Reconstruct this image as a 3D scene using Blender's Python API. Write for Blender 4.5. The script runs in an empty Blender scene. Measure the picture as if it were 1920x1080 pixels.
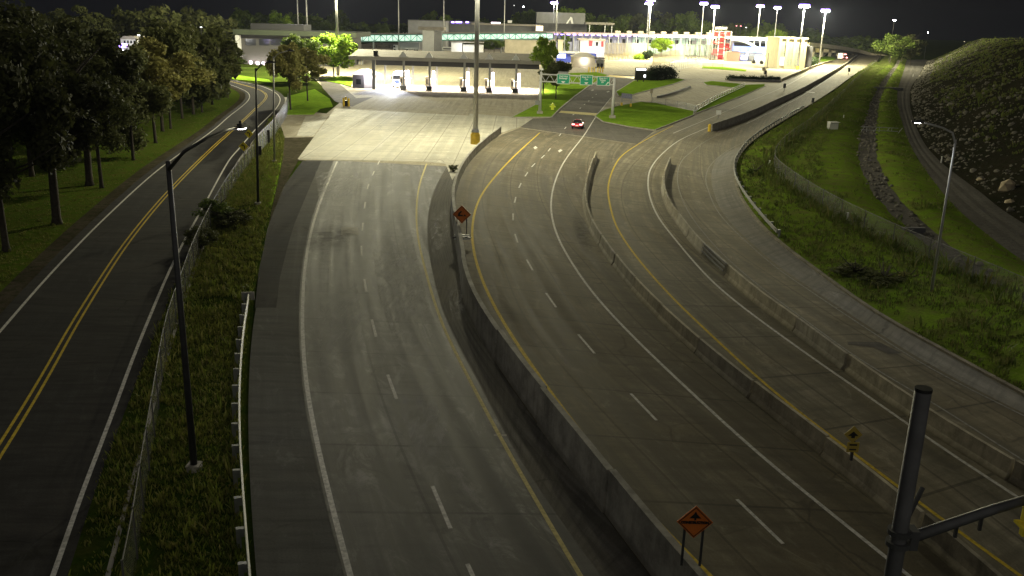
import bpy, math, random
import numpy as np
from mathutils import Vector, Matrix
rad = math.radians
SC = bpy.context.scene
COL = SC.collection
# ------------------------------------------------------------------ camera, sky, exposure
CAM_H, FPX, PITCH, ROLL = 17.0, 1697.0, 16.4, 1.6
_t, _r = rad(PITCH), rad(ROLL)
F_ = np.array([0, math.cos(_t), -math.sin(_t)]); R0 = np.array([1., 0, 0]); U0 = np.array([0, math.sin(_t), math.cos(_t)])
CR = math.cos(_r) * R0 + math.sin(_r) * U0
CU = -math.sin(_r) * R0 + math.cos(_r) * U0
cam = bpy.data.objects.new('camera', bpy.data.cameras.new('camera')); COL.objects.link(cam)
M = Matrix(((CR[0], CU[0], -F_[0], 0), (CR[1], CU[1], -F_[1], 0), (CR[2], CU[2], -F_[2], CAM_H), (0, 0, 0, 1)))
cam.matrix_world = M
cam.data.sensor_width = 36.0
cam.data.lens = 36.0 * FPX / 1920.0
cam.data.clip_start = 0.5
cam.data.clip_end = 6000
SC.camera = cam
BACK_FILL = 1.55
W = bpy.data.worlds.new('World'); SC.world = W; W.use_nodes = True
nt = W.node_tree; bg = nt.nodes['Background']
sky = nt.nodes.new('ShaderNodeTexSky'); sky.sky_type = 'NISHITA'; sky.sun_disc = False
sky.sun_elevation = rad(-4.0); sky.sun_rotation = rad(20)
mx = nt.nodes.new('ShaderNodeMix'); mx.data_type = 'RGBA'; mx.blend_type = 'ADD'
mx.inputs[0].default_value = 1.0
sc_ = nt.nodes.new('ShaderNodeMix'); sc_.data_type = 'RGBA'; sc_.blend_type = 'MULTIPLY'; sc_.inputs[0].default_value = 1
nt.links.new(sky.outputs[0], sc_.inputs[6]); sc_.inputs[7].default_value = (.02, .02, .02, 1)
nt.links.new(sc_.outputs[2], mx.inputs[6])
# added fill: the sky half behind the camera is brightened to light the foreground
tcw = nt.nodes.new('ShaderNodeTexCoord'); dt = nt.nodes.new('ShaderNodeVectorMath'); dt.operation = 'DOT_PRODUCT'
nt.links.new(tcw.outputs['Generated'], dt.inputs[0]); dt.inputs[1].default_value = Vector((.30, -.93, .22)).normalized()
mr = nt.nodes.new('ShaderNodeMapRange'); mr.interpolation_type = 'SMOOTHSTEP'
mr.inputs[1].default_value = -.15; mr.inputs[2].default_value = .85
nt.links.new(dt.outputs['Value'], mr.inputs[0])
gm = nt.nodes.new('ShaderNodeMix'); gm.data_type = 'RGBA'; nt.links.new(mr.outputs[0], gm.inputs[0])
gm.inputs[6].default_value = (.030, .031, .040, 1); gm.inputs[7].default_value = (BACK_FILL, BACK_FILL*.96, BACK_FILL*.84, 1)
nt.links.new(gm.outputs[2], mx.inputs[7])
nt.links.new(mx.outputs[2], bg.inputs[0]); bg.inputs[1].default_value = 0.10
SC.view_settings.view_transform = 'Standard'; SC.view_settings.look = 'None'
SC.view_settings.exposure = 0.0; SC.view_settings.gamma = 1.0
SC.cycles.use_denoising = True
SC.cycles.max_bounces = 5; SC.cycles.diffuse_bounces = 3; SC.cycles.glossy_bounces = 2; SC.cycles.transparent_max_bounces = 12
SC.cycles.sample_clamp_indirect = 4.0
SC.cycles.caustics_reflective = False; SC.cycles.caustics_refractive = False

# ------------------------------------------------------------------ helpers
def ray(px, py): return F_ + CR * (px - 960) / FPX + CU * (540 - py) / FPX
def G(px, py, z=0.0):
    d = ray(px, py); t = (z - CAM_H) / d[2]; return Vector((d[0]*t, d[1]*t, z))
def AT(px, py, Y):
    d = ray(px, py); t = Y / d[1]; return Vector((d[0]*t, Y, CAM_H + d[2]*t))
def zrow(px, py, Y): return AT(px, py, Y).z

class MB:
    def __init__(s): s.v = []; s.f = []; s.uv = None
    def add(s, vs, fs):
        o = len(s.v); s.v += [tuple(v) for v in vs]; s.f += [tuple(i + o for i in f) for f in fs]; return s
    def box(s, c, size, rz=0.0, tilt=None):
        x, y, z = size[0]/2, size[1]/2, size[2]/2
        R = Matrix.Rotation(rz, 3, 'Z')
        if tilt is not None: R = R @ tilt
        c = Vector(c)
        vs = [c + R @ Vector(p) for p in ((-x,-y,-z),(x,-y,-z),(x,y,-z),(-x,y,-z),(-x,-y,z),(x,-y,z),(x,y,z),(-x,y,z))]
        return s.add(vs, [(0,3,2,1),(4,5,6,7),(0,1,5,4),(1,2,6,5),(2,3,7,6),(3,0,4,7)])
    def bb(s, a, b):
        return s.box([(a[i]+b[i])/2 for i in range(3)], [abs(b[i]-a[i]) for i in range(3)])
    def cyl(s, p0, p1, r0, r1=None, n=10):
        r1 = r0 if r1 is None else r1
        return s.tube([p0, p1], [r0, r1], n)
    def tube(s, pts, r, n=8):
        pts = [Vector(p) for p in pts]
        rs = r if isinstance(r, (list, tuple)) else [r]*len(pts)
        vs = []; fs = []
        for i, p in enumerate(pts):
            d = (pts[min(i+1, len(pts)-1)] - pts[max(i-1, 0)]).normalized()
            a = d.orthogonal().normalized() if abs(d.z) > .9 else Vector((0,0,1)).cross(d).normalized()
            if abs(d.z) > .9: a = Vector((1,0,0)); a = (a - d*a.dot(d)).normalized()
            b = d.cross(a)
            for k in range(n):
                t = 2*math.pi*k/n; vs.append(p + (a*math.cos(t) + b*math.sin(t))*rs[i])
        for i in range(len(pts)-1):
            for k in range(n):
                fs.append((i*n+k, i*n+(k+1)%n, (i+1)*n+(k+1)%n, (i+1)*n+k))
        fs.append(tuple(range(n-1, -1, -1))); fs.append(tuple((len(pts)-1)*n + k for k in range(n)))
        return s.add(vs, fs)
    def prism(s, poly, z0, z1):
        n = len(poly); vs = [(p[0], p[1], z0) for p in poly] + [(p[0], p[1], z1) for p in poly]
        return s.add(vs, [tuple(range(n-1,-1,-1)), tuple(range(n, 2*n))] + [(i, (i+1)%n, n+(i+1)%n, n+i) for i in range(n)])
    def extr(s, poly, o, u, w, d):     # poly (a,b) in plane o + a*u + b*w, extruded by vector d
        o, u, w, d = map(Vector, (o, u, w, d)); n = len(poly)
        vs = [o + u*a + w*b for a, b in poly]; vs += [v + d for v in vs]
        return s.add(vs, [tuple(range(n-1,-1,-1)), tuple(range(n, 2*n))] + [(i, (i+1)%n, n+(i+1)%n, n+i) for i in range(n)])
    def build(s, name, mat, parent=None, smooth=False, bevel=0):
        me = bpy.data.meshes.new(name)
        vs = s.v
        if parent is not None and not parent.get('_local'):
            L = parent_loc(parent); vs = [(v[0]-L[0], v[1]-L[1], v[2]-L[2]) for v in vs]
        me.from_pydata(vs, [], s.f); me.update()
        if s.uv is not None:
            ul = me.uv_layers.new(name='UVMap')
            idx = np.empty(len(me.loops), dtype=np.int32); me.loops.foreach_get('vertex_index', idx)
            ul.data.foreach_set('uv', np.array(s.uv, dtype=np.float32)[idx].ravel())
        if mat: me.materials.append(mat)
        if smooth: me.polygons.foreach_set('use_smooth', [True]*len(me.polygons))
        o = bpy.data.objects.new(name, me); COL.objects.link(o)
        if parent is not None: o.parent = parent
        if bevel:
            md = o.modifiers.new('bevel', 'BEVEL'); md.width = bevel; md.segments = 2; md.limit_method = 'ANGLE'
        return o
LOCS = {}
def parent_loc(p):
    L = Vector((0,0,0))
    while p is not None: L = L + Vector(LOCS.get(p.name, (0,0,0))); p = p.parent
    return L
def thing(name, label, cat, loc=(0,0,0), rz=0, group=None, local=False):
    o = bpy.data.objects.new(name, None); COL.objects.link(o); o.empty_display_size = .3
    o.location = loc; o.rotation_euler = (0, 0, rz); o['label'] = label; o['category'] = cat
    if group: o['group'] = group
    if local: o['_local'] = 1
    LOCS[o.name] = tuple(loc)
    return o
def tag(o, label, cat, group=None, kind=None):
    o['label'] = label; o['category'] = cat
    if group: o['group'] = group
    if kind: o['kind'] = kind
    return o
def struct(o, kind='structure'): o['kind'] = kind; return o
def copy_tree(o, parent=None):
    c = o.copy(); COL.objects.link(c)
    if parent is not None: c.parent = parent
    for ch in list(o.children): copy_tree(ch, c)
    return c
def rs(pts, step=1.5, smooth=6, back=0, closed=False):
    """px list -> smooth world polyline on the ground"""
    w = [G(*p) if len(p) == 2 else Vector(p) for p in pts]
    if back:
        d = (w[-1]-w[-2]).normalized(); w.append(w[-1]+d*back)
    out = []
    n = len(w)
    for i in range(n-1):
        p0, p1, p2, p3 = w[max(i-1,0)], w[i], w[i+1], w[min(i+2,n-1)]
        L = (p2-p1).length; k = max(1, int(L/step))
        # centripetal-like tangents
        d0 = max((p1-p0).length, 1e-3); d1 = max(L, 1e-3); d2 = max((p3-p2).length, 1e-3)
        m1 = ((p2-p0)/(d0+d1)*d1) if i > 0 else (p2-p1)
        m2 = ((p3-p1)/(d1+d2)*d1) if i < n-2 else (p2-p1)
        for j in range(k):
            t = j/k; t2 = t*t; t3 = t2*t
            out.append(p1*(2*t3-3*t2+1) + m1*(t3-2*t2+t) + p2*(-2*t3+3*t2) + m2*(t3-t2))
    out.append(w[-1])
    # even spacing
    out = resample(out, step)
    for _ in range(smooth):
        out = [out[0]] + [(out[i-1]+out[i]*2+out[i+1])/4 for i in range(1, len(out)-1)] + [out[-1]]
    return out
def resample(w, step=None, n=None):
    L = [0.0]
    for a, b in zip(w[:-1], w[1:]): L.append(L[-1]+(b-a).length)
    k = n if n else max(2, int(L[-1]/step)+1)
    A = np.array(w); Ln = np.array(L); q = np.linspace(0, L[-1], k)
    B = np.stack([np.interp(q, Ln, A[:, i]) for i in range(3)], 1)
    return [Vector(b) for b in B]
def norms(w):
    out = []
    for i in range(len(w)):
        d = w[min(i+1, len(w)-1)] - w[max(i-1, 0)]; d.z = 0; d.normalize()
        out.append(Vector((d.y, -d.x, 0)))
    return out
def plen(w): return sum((b-a).length for a, b in zip(w[:-1], w[1:]))
def ribbon(name, Lw, Rw, mat, z, cross=None, n=None, parent=None):
    n = n or max(40, int(max(plen(Lw), plen(Rw))/2))
    a = resample(Lw, n=n); b = resample(Rw, n=n); cross = cross or [(0, 0), (.5, 0), (1, 0)]
    mb = MB(); uv = []; v = 0; m = len(cross)
    for i in range(n):
        if i: v += ((a[i]+b[i])/2 - (a[i-1]+b[i-1])/2).length
        wdt = (b[i]-a[i]).length
        for t, dz in cross:
            p = a[i].lerp(b[i], t); mb.v.append((p.x, p.y, p.z*0 + z + dz)); uv.append((t*wdt, v))
    for i in range(n-1):
        for k in range(m-1):
            q = (i*m+k, (i+1)*m+k, (i+1)*m+k+1, i*m+k+1); mb.f.append(q)
    # make faces point up
    p0, p1, p2 = (Vector(mb.v[j]) for j in mb.f[len(mb.f)//2][:3])
    if (p1-p0).cross(p2-p1).z < 0: mb.f = [f[::-1] for f in mb.f]
    mb.uv = uv
    return mb.build(name, mat, parent)
def sweep(w, prof, closed_ends=True, hscale=None):
    """profile list of (offset right, z) swept along polyline"""
    mb = MB(); N = norms(w); m = len(prof)
    for i, p in enumerate(w):
        hs = hscale[i] if hscale else 1
        for o, z in prof: mb.v.append((p.x+N[i].x*o, p.y+N[i].y*o, p.z+z*hs))
    for i in range(len(w)-1):
        for k in range(m):
            mb.f.append((i*m+k, (i+1)*m+k, (i+1)*m+(k+1)%m, i*m+(k+1)%m))
    mb.f.append(tuple(range(m))); mb.f.append(tuple((len(w)-1)*m+k for k in range(m-1,-1,-1)))
    return mb
def line_strip(name, pts, width, mat, z, back=0, dash=None, off=0, smooth=8, step=1.0):
    w = rs(pts, step, smooth, back) if not isinstance(pts[0], Vector) else pts
    N = norms(w); mb = MB(); s = 0; rnd = random.Random(len(pts)*7+int(width*100))
    for i in range(len(w)-1):
        a, b = w[i]+N[i]*off, w[i+1]+N[i+1]*off
        h = Vector((0,0,z)); q = width/2
        mb.add([a-N[i]*q+h, a+N[i]*q+h, b+N[i+1]*q+h, b-N[i+1]*q+h], [(0,1,2,3)])
    return struct(mb.build(name, mat))
def flat(name, pts, mat, z):
    w = [G(*p) if len(p) == 2 else Vector(p) for p in pts]
    if sum(a.x*b.y-b.x*a.y for a, b in zip(w, w[1:]+w[:1])) < 0: w = w[::-1]
    mb = MB(); mb.add([(p.x, p.y, z) for p in w], [tuple(range(len(w)))]); mb.uv = [(p.x, p.y) for p in w]
    return struct(mb.build(name, mat))
def text_mb(body, size, o, u, w, d, bold=0.0):
    """letters as thin mesh: returns MB with letters centred at o, along u, up w, pushed by d"""
    cu = bpy.data.curves.new('t', 'FONT'); cu.body = body; cu.size = size; cu.align_x = 'CENTER'; cu.align_y = 'CENTER'
    cu.offset = bold; cu.extrude = 0.01
    ob = bpy.data.objects.new('t', cu); me = bpy.data.meshes.new_from_object(ob)
    mb = MB(); o, u, w, d = map(Vector, (o, u, w, d))
    mb.add([o + u*v.co.x + w*v.co.y + d*v.co.z for v in me.vertices], [tuple(p.vertices) for p in me.polygons])
    bpy.data.objects.remove(ob); bpy.data.curves.remove(cu); bpy.data.meshes.remove(me)
    return mb

# ------------------------------------------------------------------ materials
def newmat(name):
    m = bpy.data.materials.new(name); m.use_nodes = True; n = m.node_tree; return m, n, n.nodes['Principled BSDF']
def nd(n, t, **k):
    x = n.nodes.new(t)
    for a, b in k.items(): setattr(x, a, b)
    return x
def ramp(n, fac, stops):
    r = nd(n, 'ShaderNodeValToRGB'); n.links.new(fac, r.inputs[0])
    e = r.color_ramp.elements
    while len(e) < len(stops): e.new(.5)
    for x, (p, c) in zip(e, stops):
        x.position = p; x.color = (c, c, c, 1) if not isinstance(c, tuple) else (*c, 1)
    return r.outputs[0]
def mix(n, f, a, b, mode='MIX'):
    x = nd(n, 'ShaderNodeMix', data_type='RGBA', blend_type=mode)
    for s, v in ((0, f), (6, a), (7, b)):
        if isinstance(v, (int, float)): x.inputs[s].default_value = v
        elif isinstance(v, tuple): x.inputs[s].default_value = (*v, 1)
        else: n.links.new(v, x.inputs[s])
    return x.outputs[2]
def noise(n, vec, scale, detail=4, rough=.55, dist=0):
    x = nd(n, 'ShaderNodeTexNoise'); x.inputs['Scale'].default_value = scale; x.inputs['Detail'].default_value = detail
    x.inputs['Roughness'].default_value = rough; x.inputs['Distortion'].default_value = dist
    n.links.new(vec, x.inputs['Vector']); return x.outputs[0]
def mapping(n, vec, scale=(1,1,1), loc=(0,0,0)):
    x = nd(n, 'ShaderNodeMapping'); x.inputs['Scale'].default_value = scale; x.inputs['Location'].default_value = loc
    n.links.new(vec, x.inputs['Vector']); return x.outputs[0]
def objco(n): return nd(n, 'ShaderNodeTexCoord').outputs['Object']
def uvco(n): return nd(n, 'ShaderNodeTexCoord').outputs['UV']
def bump(n, b, h, s, d=.02):
    x = nd(n, 'ShaderNodeBump'); x.inputs['Strength'].default_value = s; x.inputs['Distance'].default_value = d
    n.links.new(h, x.inputs['Height']); n.links.new(x.outputs[0], b.inputs['Normal'])
def simple(name, c, rough=.6, metal=0, vary=.18, scale=2.0, emit=None, es=0):
    m, n, b = newmat(name); co = objco(n)
    f = noise(n, co, scale, 5)
    d = tuple(x*(1-vary) for x in c); l = tuple(min(1, x*(1+vary)) for x in c)
    n.links.new(ramp(n, f, [(.3, d), (.7, l)]), b.inputs['Base Color'])
    b.inputs['Roughness'].default_value = rough; b.inputs['Metallic'].default_value = metal
    if emit: b.inputs['Emission Color'].default_value = (*emit, 1); b.inputs['Emission Strength'].default_value = es
    return m
def stained(name, c):
    m, n, b = newmat(name); co = objco(n)
    f = noise(n, co, 1.0, 5, .65); g = noise(n, mapping(n, co, (2.2, 2.2, .18)), 1.0, 4, .6); k = noise(n, co, 9, 4, .7)
    col = mix(n, ramp(n, f, [(.35, 0.), (.65, 1.)]), tuple(x*.62 for x in c), tuple(x*1.2 for x in c))
    col = mix(n, ramp(n, g, [(.48, 0.), (.72, .5)]), col, tuple(x*.35 for x in c))
    col = mix(n, ramp(n, k, [(.55, 0.), (.75, .5)]), col, tuple(min(1, x*1.5) for x in c))
    sp = nd(n, 'ShaderNodeSeparateXYZ'); n.links.new(co, sp.inputs[0])
    col = mix(n, ramp(n, sp.outputs[2], [(.05, .6), (.3, 0.)]), col, (c[0]*.3, c[1]*.28, c[2]*.22))
    n.links.new(col, b.inputs['Base Color']); b.inputs['Roughness'].default_value = .88; b.inputs['Specular IOR Level'].default_value = .2
    bump(n, b, k, .3, .02); return m
def glow(name, c, s):
    m, n, b = newmat(name); b.inputs['Base Color'].default_value = (*[min(1,x)*.8 for x in c], 1)
    b.inputs['Emission Color'].default_value = (*c, 1); b.inputs['Emission Strength'].default_value = s; return m
def road_mat(name, base, warm, joint=5.5, lane=3.65, rough=.55, contrast=.35, jdark=.55, spec=.22, tracks=.35, scf=(.56, .55)):
    m, n, b = newmat(name); uv = uvco(n); co = objco(n)
    big = noise(n, co, .12, 5, .6)
    st = noise(n, mapping(n, uv, (1.3, .035, 1)), 1.0, 5, .6)
    st2 = noise(n, mapping(n, uv, (.25, 1.6, 1)), 1.0, 5, .65, .4)
    gr = noise(n, co, 14, 3, .7)
    scuff = noise(n, mapping(n, uv, (.8, .35, 1)), 1.0, 8, .75, 1.0)
    c0 = tuple(x*(1-contrast) for x in base); c1 = tuple(x*(1+contrast) for x in base)
    col = mix(n, ramp(n, st, [(.40, 0.), (.60, 1.)]), c0, c1)
    col = mix(n, ramp(n, big, [(.35, .0), (.62, .85)]), col, warm)
    col = mix(n, ramp(n, st2, [(.33, .6), (.58, 0.)]), col, tuple(x*.5 for x in base))
    col = mix(n, ramp(n, scuff, [(scf[0], 0.), (scf[0]+.13, scf[1])]), col, tuple(min(1, x*1.7) for x in base))
    col = mix(n, ramp(n, gr, [(.3, .78), (.7, 1.15)]), (0, 0, 0), col, 'MIX') if False else mix(n, .5, col, ramp(n, gr, [(.3, .5), (.7, 1.)]), 'MULTIPLY')
    sp = nd(n, 'ShaderNodeSeparateXYZ'); n.links.new(uv, sp.inputs[0])
    def line(src, period, w, wob=None):
        a = nd(n, 'ShaderNodeMath', operation='DIVIDE'); n.links.new(src, a.inputs[0]); a.inputs[1].default_value = period
        f = nd(n, 'ShaderNodeMath', operation='FRACT'); n.links.new(a.outputs[0], f.inputs[0])
        g = nd(n, 'ShaderNodeMath', operation='SUBTRACT'); n.links.new(f.outputs[0], g.inputs[0]); g.inputs[1].default_value = .5
        h = nd(n, 'ShaderNodeMath', operation='ABSOLUTE'); n.links.new(g.outputs[0], h.inputs[0])
        k = nd(n, 'ShaderNodeMath', operation='GREATER_THAN'); n.links.new(h.outputs[0], k.inputs[0]); k.inputs[1].default_value = .5 - w/period
        return k.outputs[0]
    if tracks and lane:
        wv = nd(n, 'ShaderNodeMath', operation='MULTIPLY'); n.links.new(sp.outputs[0], wv.inputs[0]); wv.inputs[1].default_value = 4*math.pi/lane
        cs_ = nd(n, 'ShaderNodeMath', operation='COSINE'); n.links.new(wv.outputs[0], cs_.inputs[0])
        tr = ramp(n, cs_.outputs[0], [(.0, 1.), (.55, 0.)]); tn = noise(n, mapping(n, uv, (.5, .05, 1)), 1.0, 4, .6)
        tm = nd(n, 'ShaderNodeMath', operation='MULTIPLY'); n.links.new(tr, tm.inputs[0]); n.links.new(ramp(n, tn, [(.35, 0.), (.6, tracks)]), tm.inputs[1])
        col = mix(n, tm.outputs[0], col, tuple(x*.45 for x in base))
        # oil and tar spots, pale patches slab by slab
        spt = noise(n, co, 1.1, 2, .5); col = mix(n, ramp(n, spt, [(.68, 0.), (.74, .5)]), col, tuple(x*.3 for x in base))
        wn = nd(n, 'ShaderNodeTexWhiteNoise', noise_dimensions='2D'); fl_ = nd(n, 'ShaderNodeVectorMath', operation='FLOOR')
        n.links.new(mapping(n, uv, (1/lane, 1/max(joint, 1), 1)), fl_.inputs[0]); n.links.new(fl_.outputs[0], wn.inputs[0])
        col = mix(n, .22, col, ramp(n, wn.outputs[0], [(0., .35), (1., 1.)]), 'MULTIPLY')
    vo = nd(n, 'ShaderNodeTexVoronoi', feature='DISTANCE_TO_EDGE'); vo.inputs['Scale'].default_value = .16
    vd = nd(n, 'ShaderNodeVectorMath', operation='ADD'); n.links.new(co, vd.inputs[0]); nz = nd(n, 'ShaderNodeTexNoise'); nz.inputs['Scale'].default_value = .5; nz.inputs['Detail'].default_value = 5
    n.links.new(co, nz.inputs['Vector']); n.links.new(nz.outputs['Color'], vd.inputs[1]); n.links.new(vd.outputs[0], vo.inputs['Vector'])
    cm = nd(n, 'ShaderNodeMath', operation='MULTIPLY'); n.links.new(ramp(n, vo.outputs['Distance'], [(.004, .5), (.010, 0.)]), cm.inputs[0]); n.links.new(ramp(n, big, [(.5, 0.), (.6, 1.)]), cm.inputs[1])
    col = mix(n, cm.outputs[0], col, tuple(x*.2 for x in base))
    if joint:
        j = line(sp.outputs[1], joint, .075)
        jm = nd(n, 'ShaderNodeMath', operation='MULTIPLY'); n.links.new(j, jm.inputs[0]); jm.inputs[1].default_value = jdark
        col = mix(n, jm.outputs[0], col, tuple(x*.2 for x in base))
    if lane:
        j = line(sp.outputs[0], lane, .06)
        jm = nd(n, 'ShaderNodeMath', operation='MULTIPLY'); n.links.new(j, jm.inputs[0]); jm.inputs[1].default_value = jdark*.9
        col = mix(n, jm.outputs[0], col, tuple(x*.2 for x in base))
    n.links.new(col, b.inputs['Base Color'])
    b.inputs['Specular IOR Level'].default_value = spec
    n.links.new(ramp(n, st, [(.3, rough-.06), (.7, min(1, rough+.12))]), b.inputs['Roughness'])
    bump(n, b, gr, .25, .01)
    return m
def ground_mat(name, cs, scales=(.08, 1.2, 9), rough=.95, bs=.5, bd=.08):
    m, n, b = newmat(name); co = objco(n)
    a = noise(n, co, scales[0], 5, .6); c = noise(n, co, scales[1], 5, .65, .3); e = noise(n, co, scales[2], 3, .7)
    col = mix(n, ramp(n, a, [(.38, 0.), (.62, 1.)]), cs[0], cs[1])
    col = mix(n, ramp(n, c, [(.42, 0.), (.68, .85)]), col, cs[2])
    col = mix(n, .75, col, ramp(n, e, [(.25, .35), (.75, 1.)]), 'MULTIPLY')
    n.links.new(col, b.inputs['Base Color']); b.inputs['Roughness'].default_value = rough
    b.inputs['Specular IOR Level'].default_value = .0
    s = nd(n, 'ShaderNodeMath', operation='ADD'); n.links.new(c, s.inputs[0]); n.links.new(e, s.inputs[1])
    bump(n, b, s.outputs[0], bs, bd)
    return m
def leaf_mat(name, c1, c2, c3):
    m, n, b = newmat(name); co = objco(n)
    rn = nd(n, 'ShaderNodeNewGeometry').outputs['Random Per Island']
    a = noise(n, co, .5, 3)
    col = mix(n, ramp(n, a, [(.35, 0.), (.65, 1.)]), c1, c2); col = mix(n, ramp(n, rn, [(.5, 0.), (1., .8)]), col, c3)
    n.links.new(col, b.inputs['Base Color']); b.inputs['Roughness'].default_value = .75; b.inputs['Specular IOR Level'].default_value = .2
    tr = nd(n, 'ShaderNodeBsdfTranslucent'); n.links.new(col, tr.inputs[0])
    mx = nd(n, 'ShaderNodeMixShader'); mx.inputs[0].default_value = .3
    n.links.new(b.outputs[0], mx.inputs[1]); n.links.new(tr.outputs[0], mx.inputs[2])
    n.links.new(mx.outputs[0], n.nodes['Material Output'].inputs[0]); return m
def link_mat(name, c, op):
    """chain-link wire: diamond wires with open gaps"""
    m, n, b = newmat(name); uv = uvco(n)
    sp = nd(n, 'ShaderNodeSeparateXYZ'); n.links.new(uv, sp.inputs[0])
    outs = []
    for sgn in (1, -1):
        k = nd(n, 'ShaderNodeMath', operation='MULTIPLY_ADD'); n.links.new(sp.outputs[0], k.inputs[0]); k.inputs[1].default_value = sgn; n.links.new(sp.outputs[1], k.inputs[2])
        d = nd(n, 'ShaderNodeMath', operation='DIVIDE'); n.links.new(k.outputs[0], d.inputs[0]); d.inputs[1].default_value = .11
        f = nd(n, 'ShaderNodeMath', operation='FRACT'); n.links.new(d.outputs[0], f.inputs[0])
        g = nd(n, 'ShaderNodeMath', operation='LESS_THAN'); n.links.new(f.outputs[0], g.inputs[0]); g.inputs[1].default_value = op
        outs.append(g.outputs[0])
    mxx = nd(n, 'ShaderNodeMath', operation='MAXIMUM'); n.links.new(outs[0], mxx.inputs[0]); n.links.new(outs[1], mxx.inputs[1])
    b.inputs['Base Color'].default_value = (*c, 1); b.inputs['Metallic'].default_value = .3; b.inputs['Roughness'].default_value = .55
    t = nd(n, 'ShaderNodeBsdfTransparent'); ms = nd(n, 'ShaderNodeMixShader')
    n.links.new(mxx.outputs[0], ms.inputs[0]); n.links.new(t.outputs[0], ms.inputs[1]); n.links.new(b.outputs[0], ms.inputs[2])
    n.links.new(ms.outputs[0], n.nodes['Material Output'].inputs[0]); return m
def paint_mat(name, c, wear=.5):
    m, n, b = newmat(name); co = objco(n)
    f = noise(n, co, 5, 6, .7)
    n.links.new(ramp(n, f, [(.38, tuple(x*(1-wear) for x in c)), (.58, c)]), b.inputs['Base Color']); b.inputs['Roughness'].default_value = .8; b.inputs['Specular IOR Level'].default_value = .12
    return m

def stain_mat(name, c, lo, hi, scale=(1, 1, 1), amt=.8):
    m, n, b = newmat(name); co = objco(n); ge = nd(n, 'ShaderNodeTexCoord').outputs['Generated']
    vm = nd(n, 'ShaderNodeVectorMath', operation='DISTANCE'); n.links.new(mapping(n, ge, (1, 1, 0)), vm.inputs[0]); vm.inputs[1].default_value = (.5, .5, 0)
    f = noise(n, mapping(n, co, scale), 1.0, 8, .75, .8)
    k = nd(n, 'ShaderNodeMath', operation='MULTIPLY'); n.links.new(ramp(n, f, [(lo, 0.), (hi, amt)]), k.inputs[0]); n.links.new(ramp(n, vm.outputs['Value'], [(.2, 1.), (.5, 0.)]), k.inputs[1])
    b.inputs['Base Color'].default_value = (*c, 1); b.inputs['Roughness'].default_value = .85; b.inputs['Specular IOR Level'].default_value = .1
    t = nd(n, 'ShaderNodeBsdfTransparent'); ms = nd(n, 'ShaderNodeMixShader'); n.links.new(k.outputs[0], ms.inputs[0]); n.links.new(t.outputs[0], ms.inputs[1]); n.links.new(b.outputs[0], ms.inputs[2])
    n.links.new(ms.outputs[0], n.nodes['Material Output'].inputs[0]); return m
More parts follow.
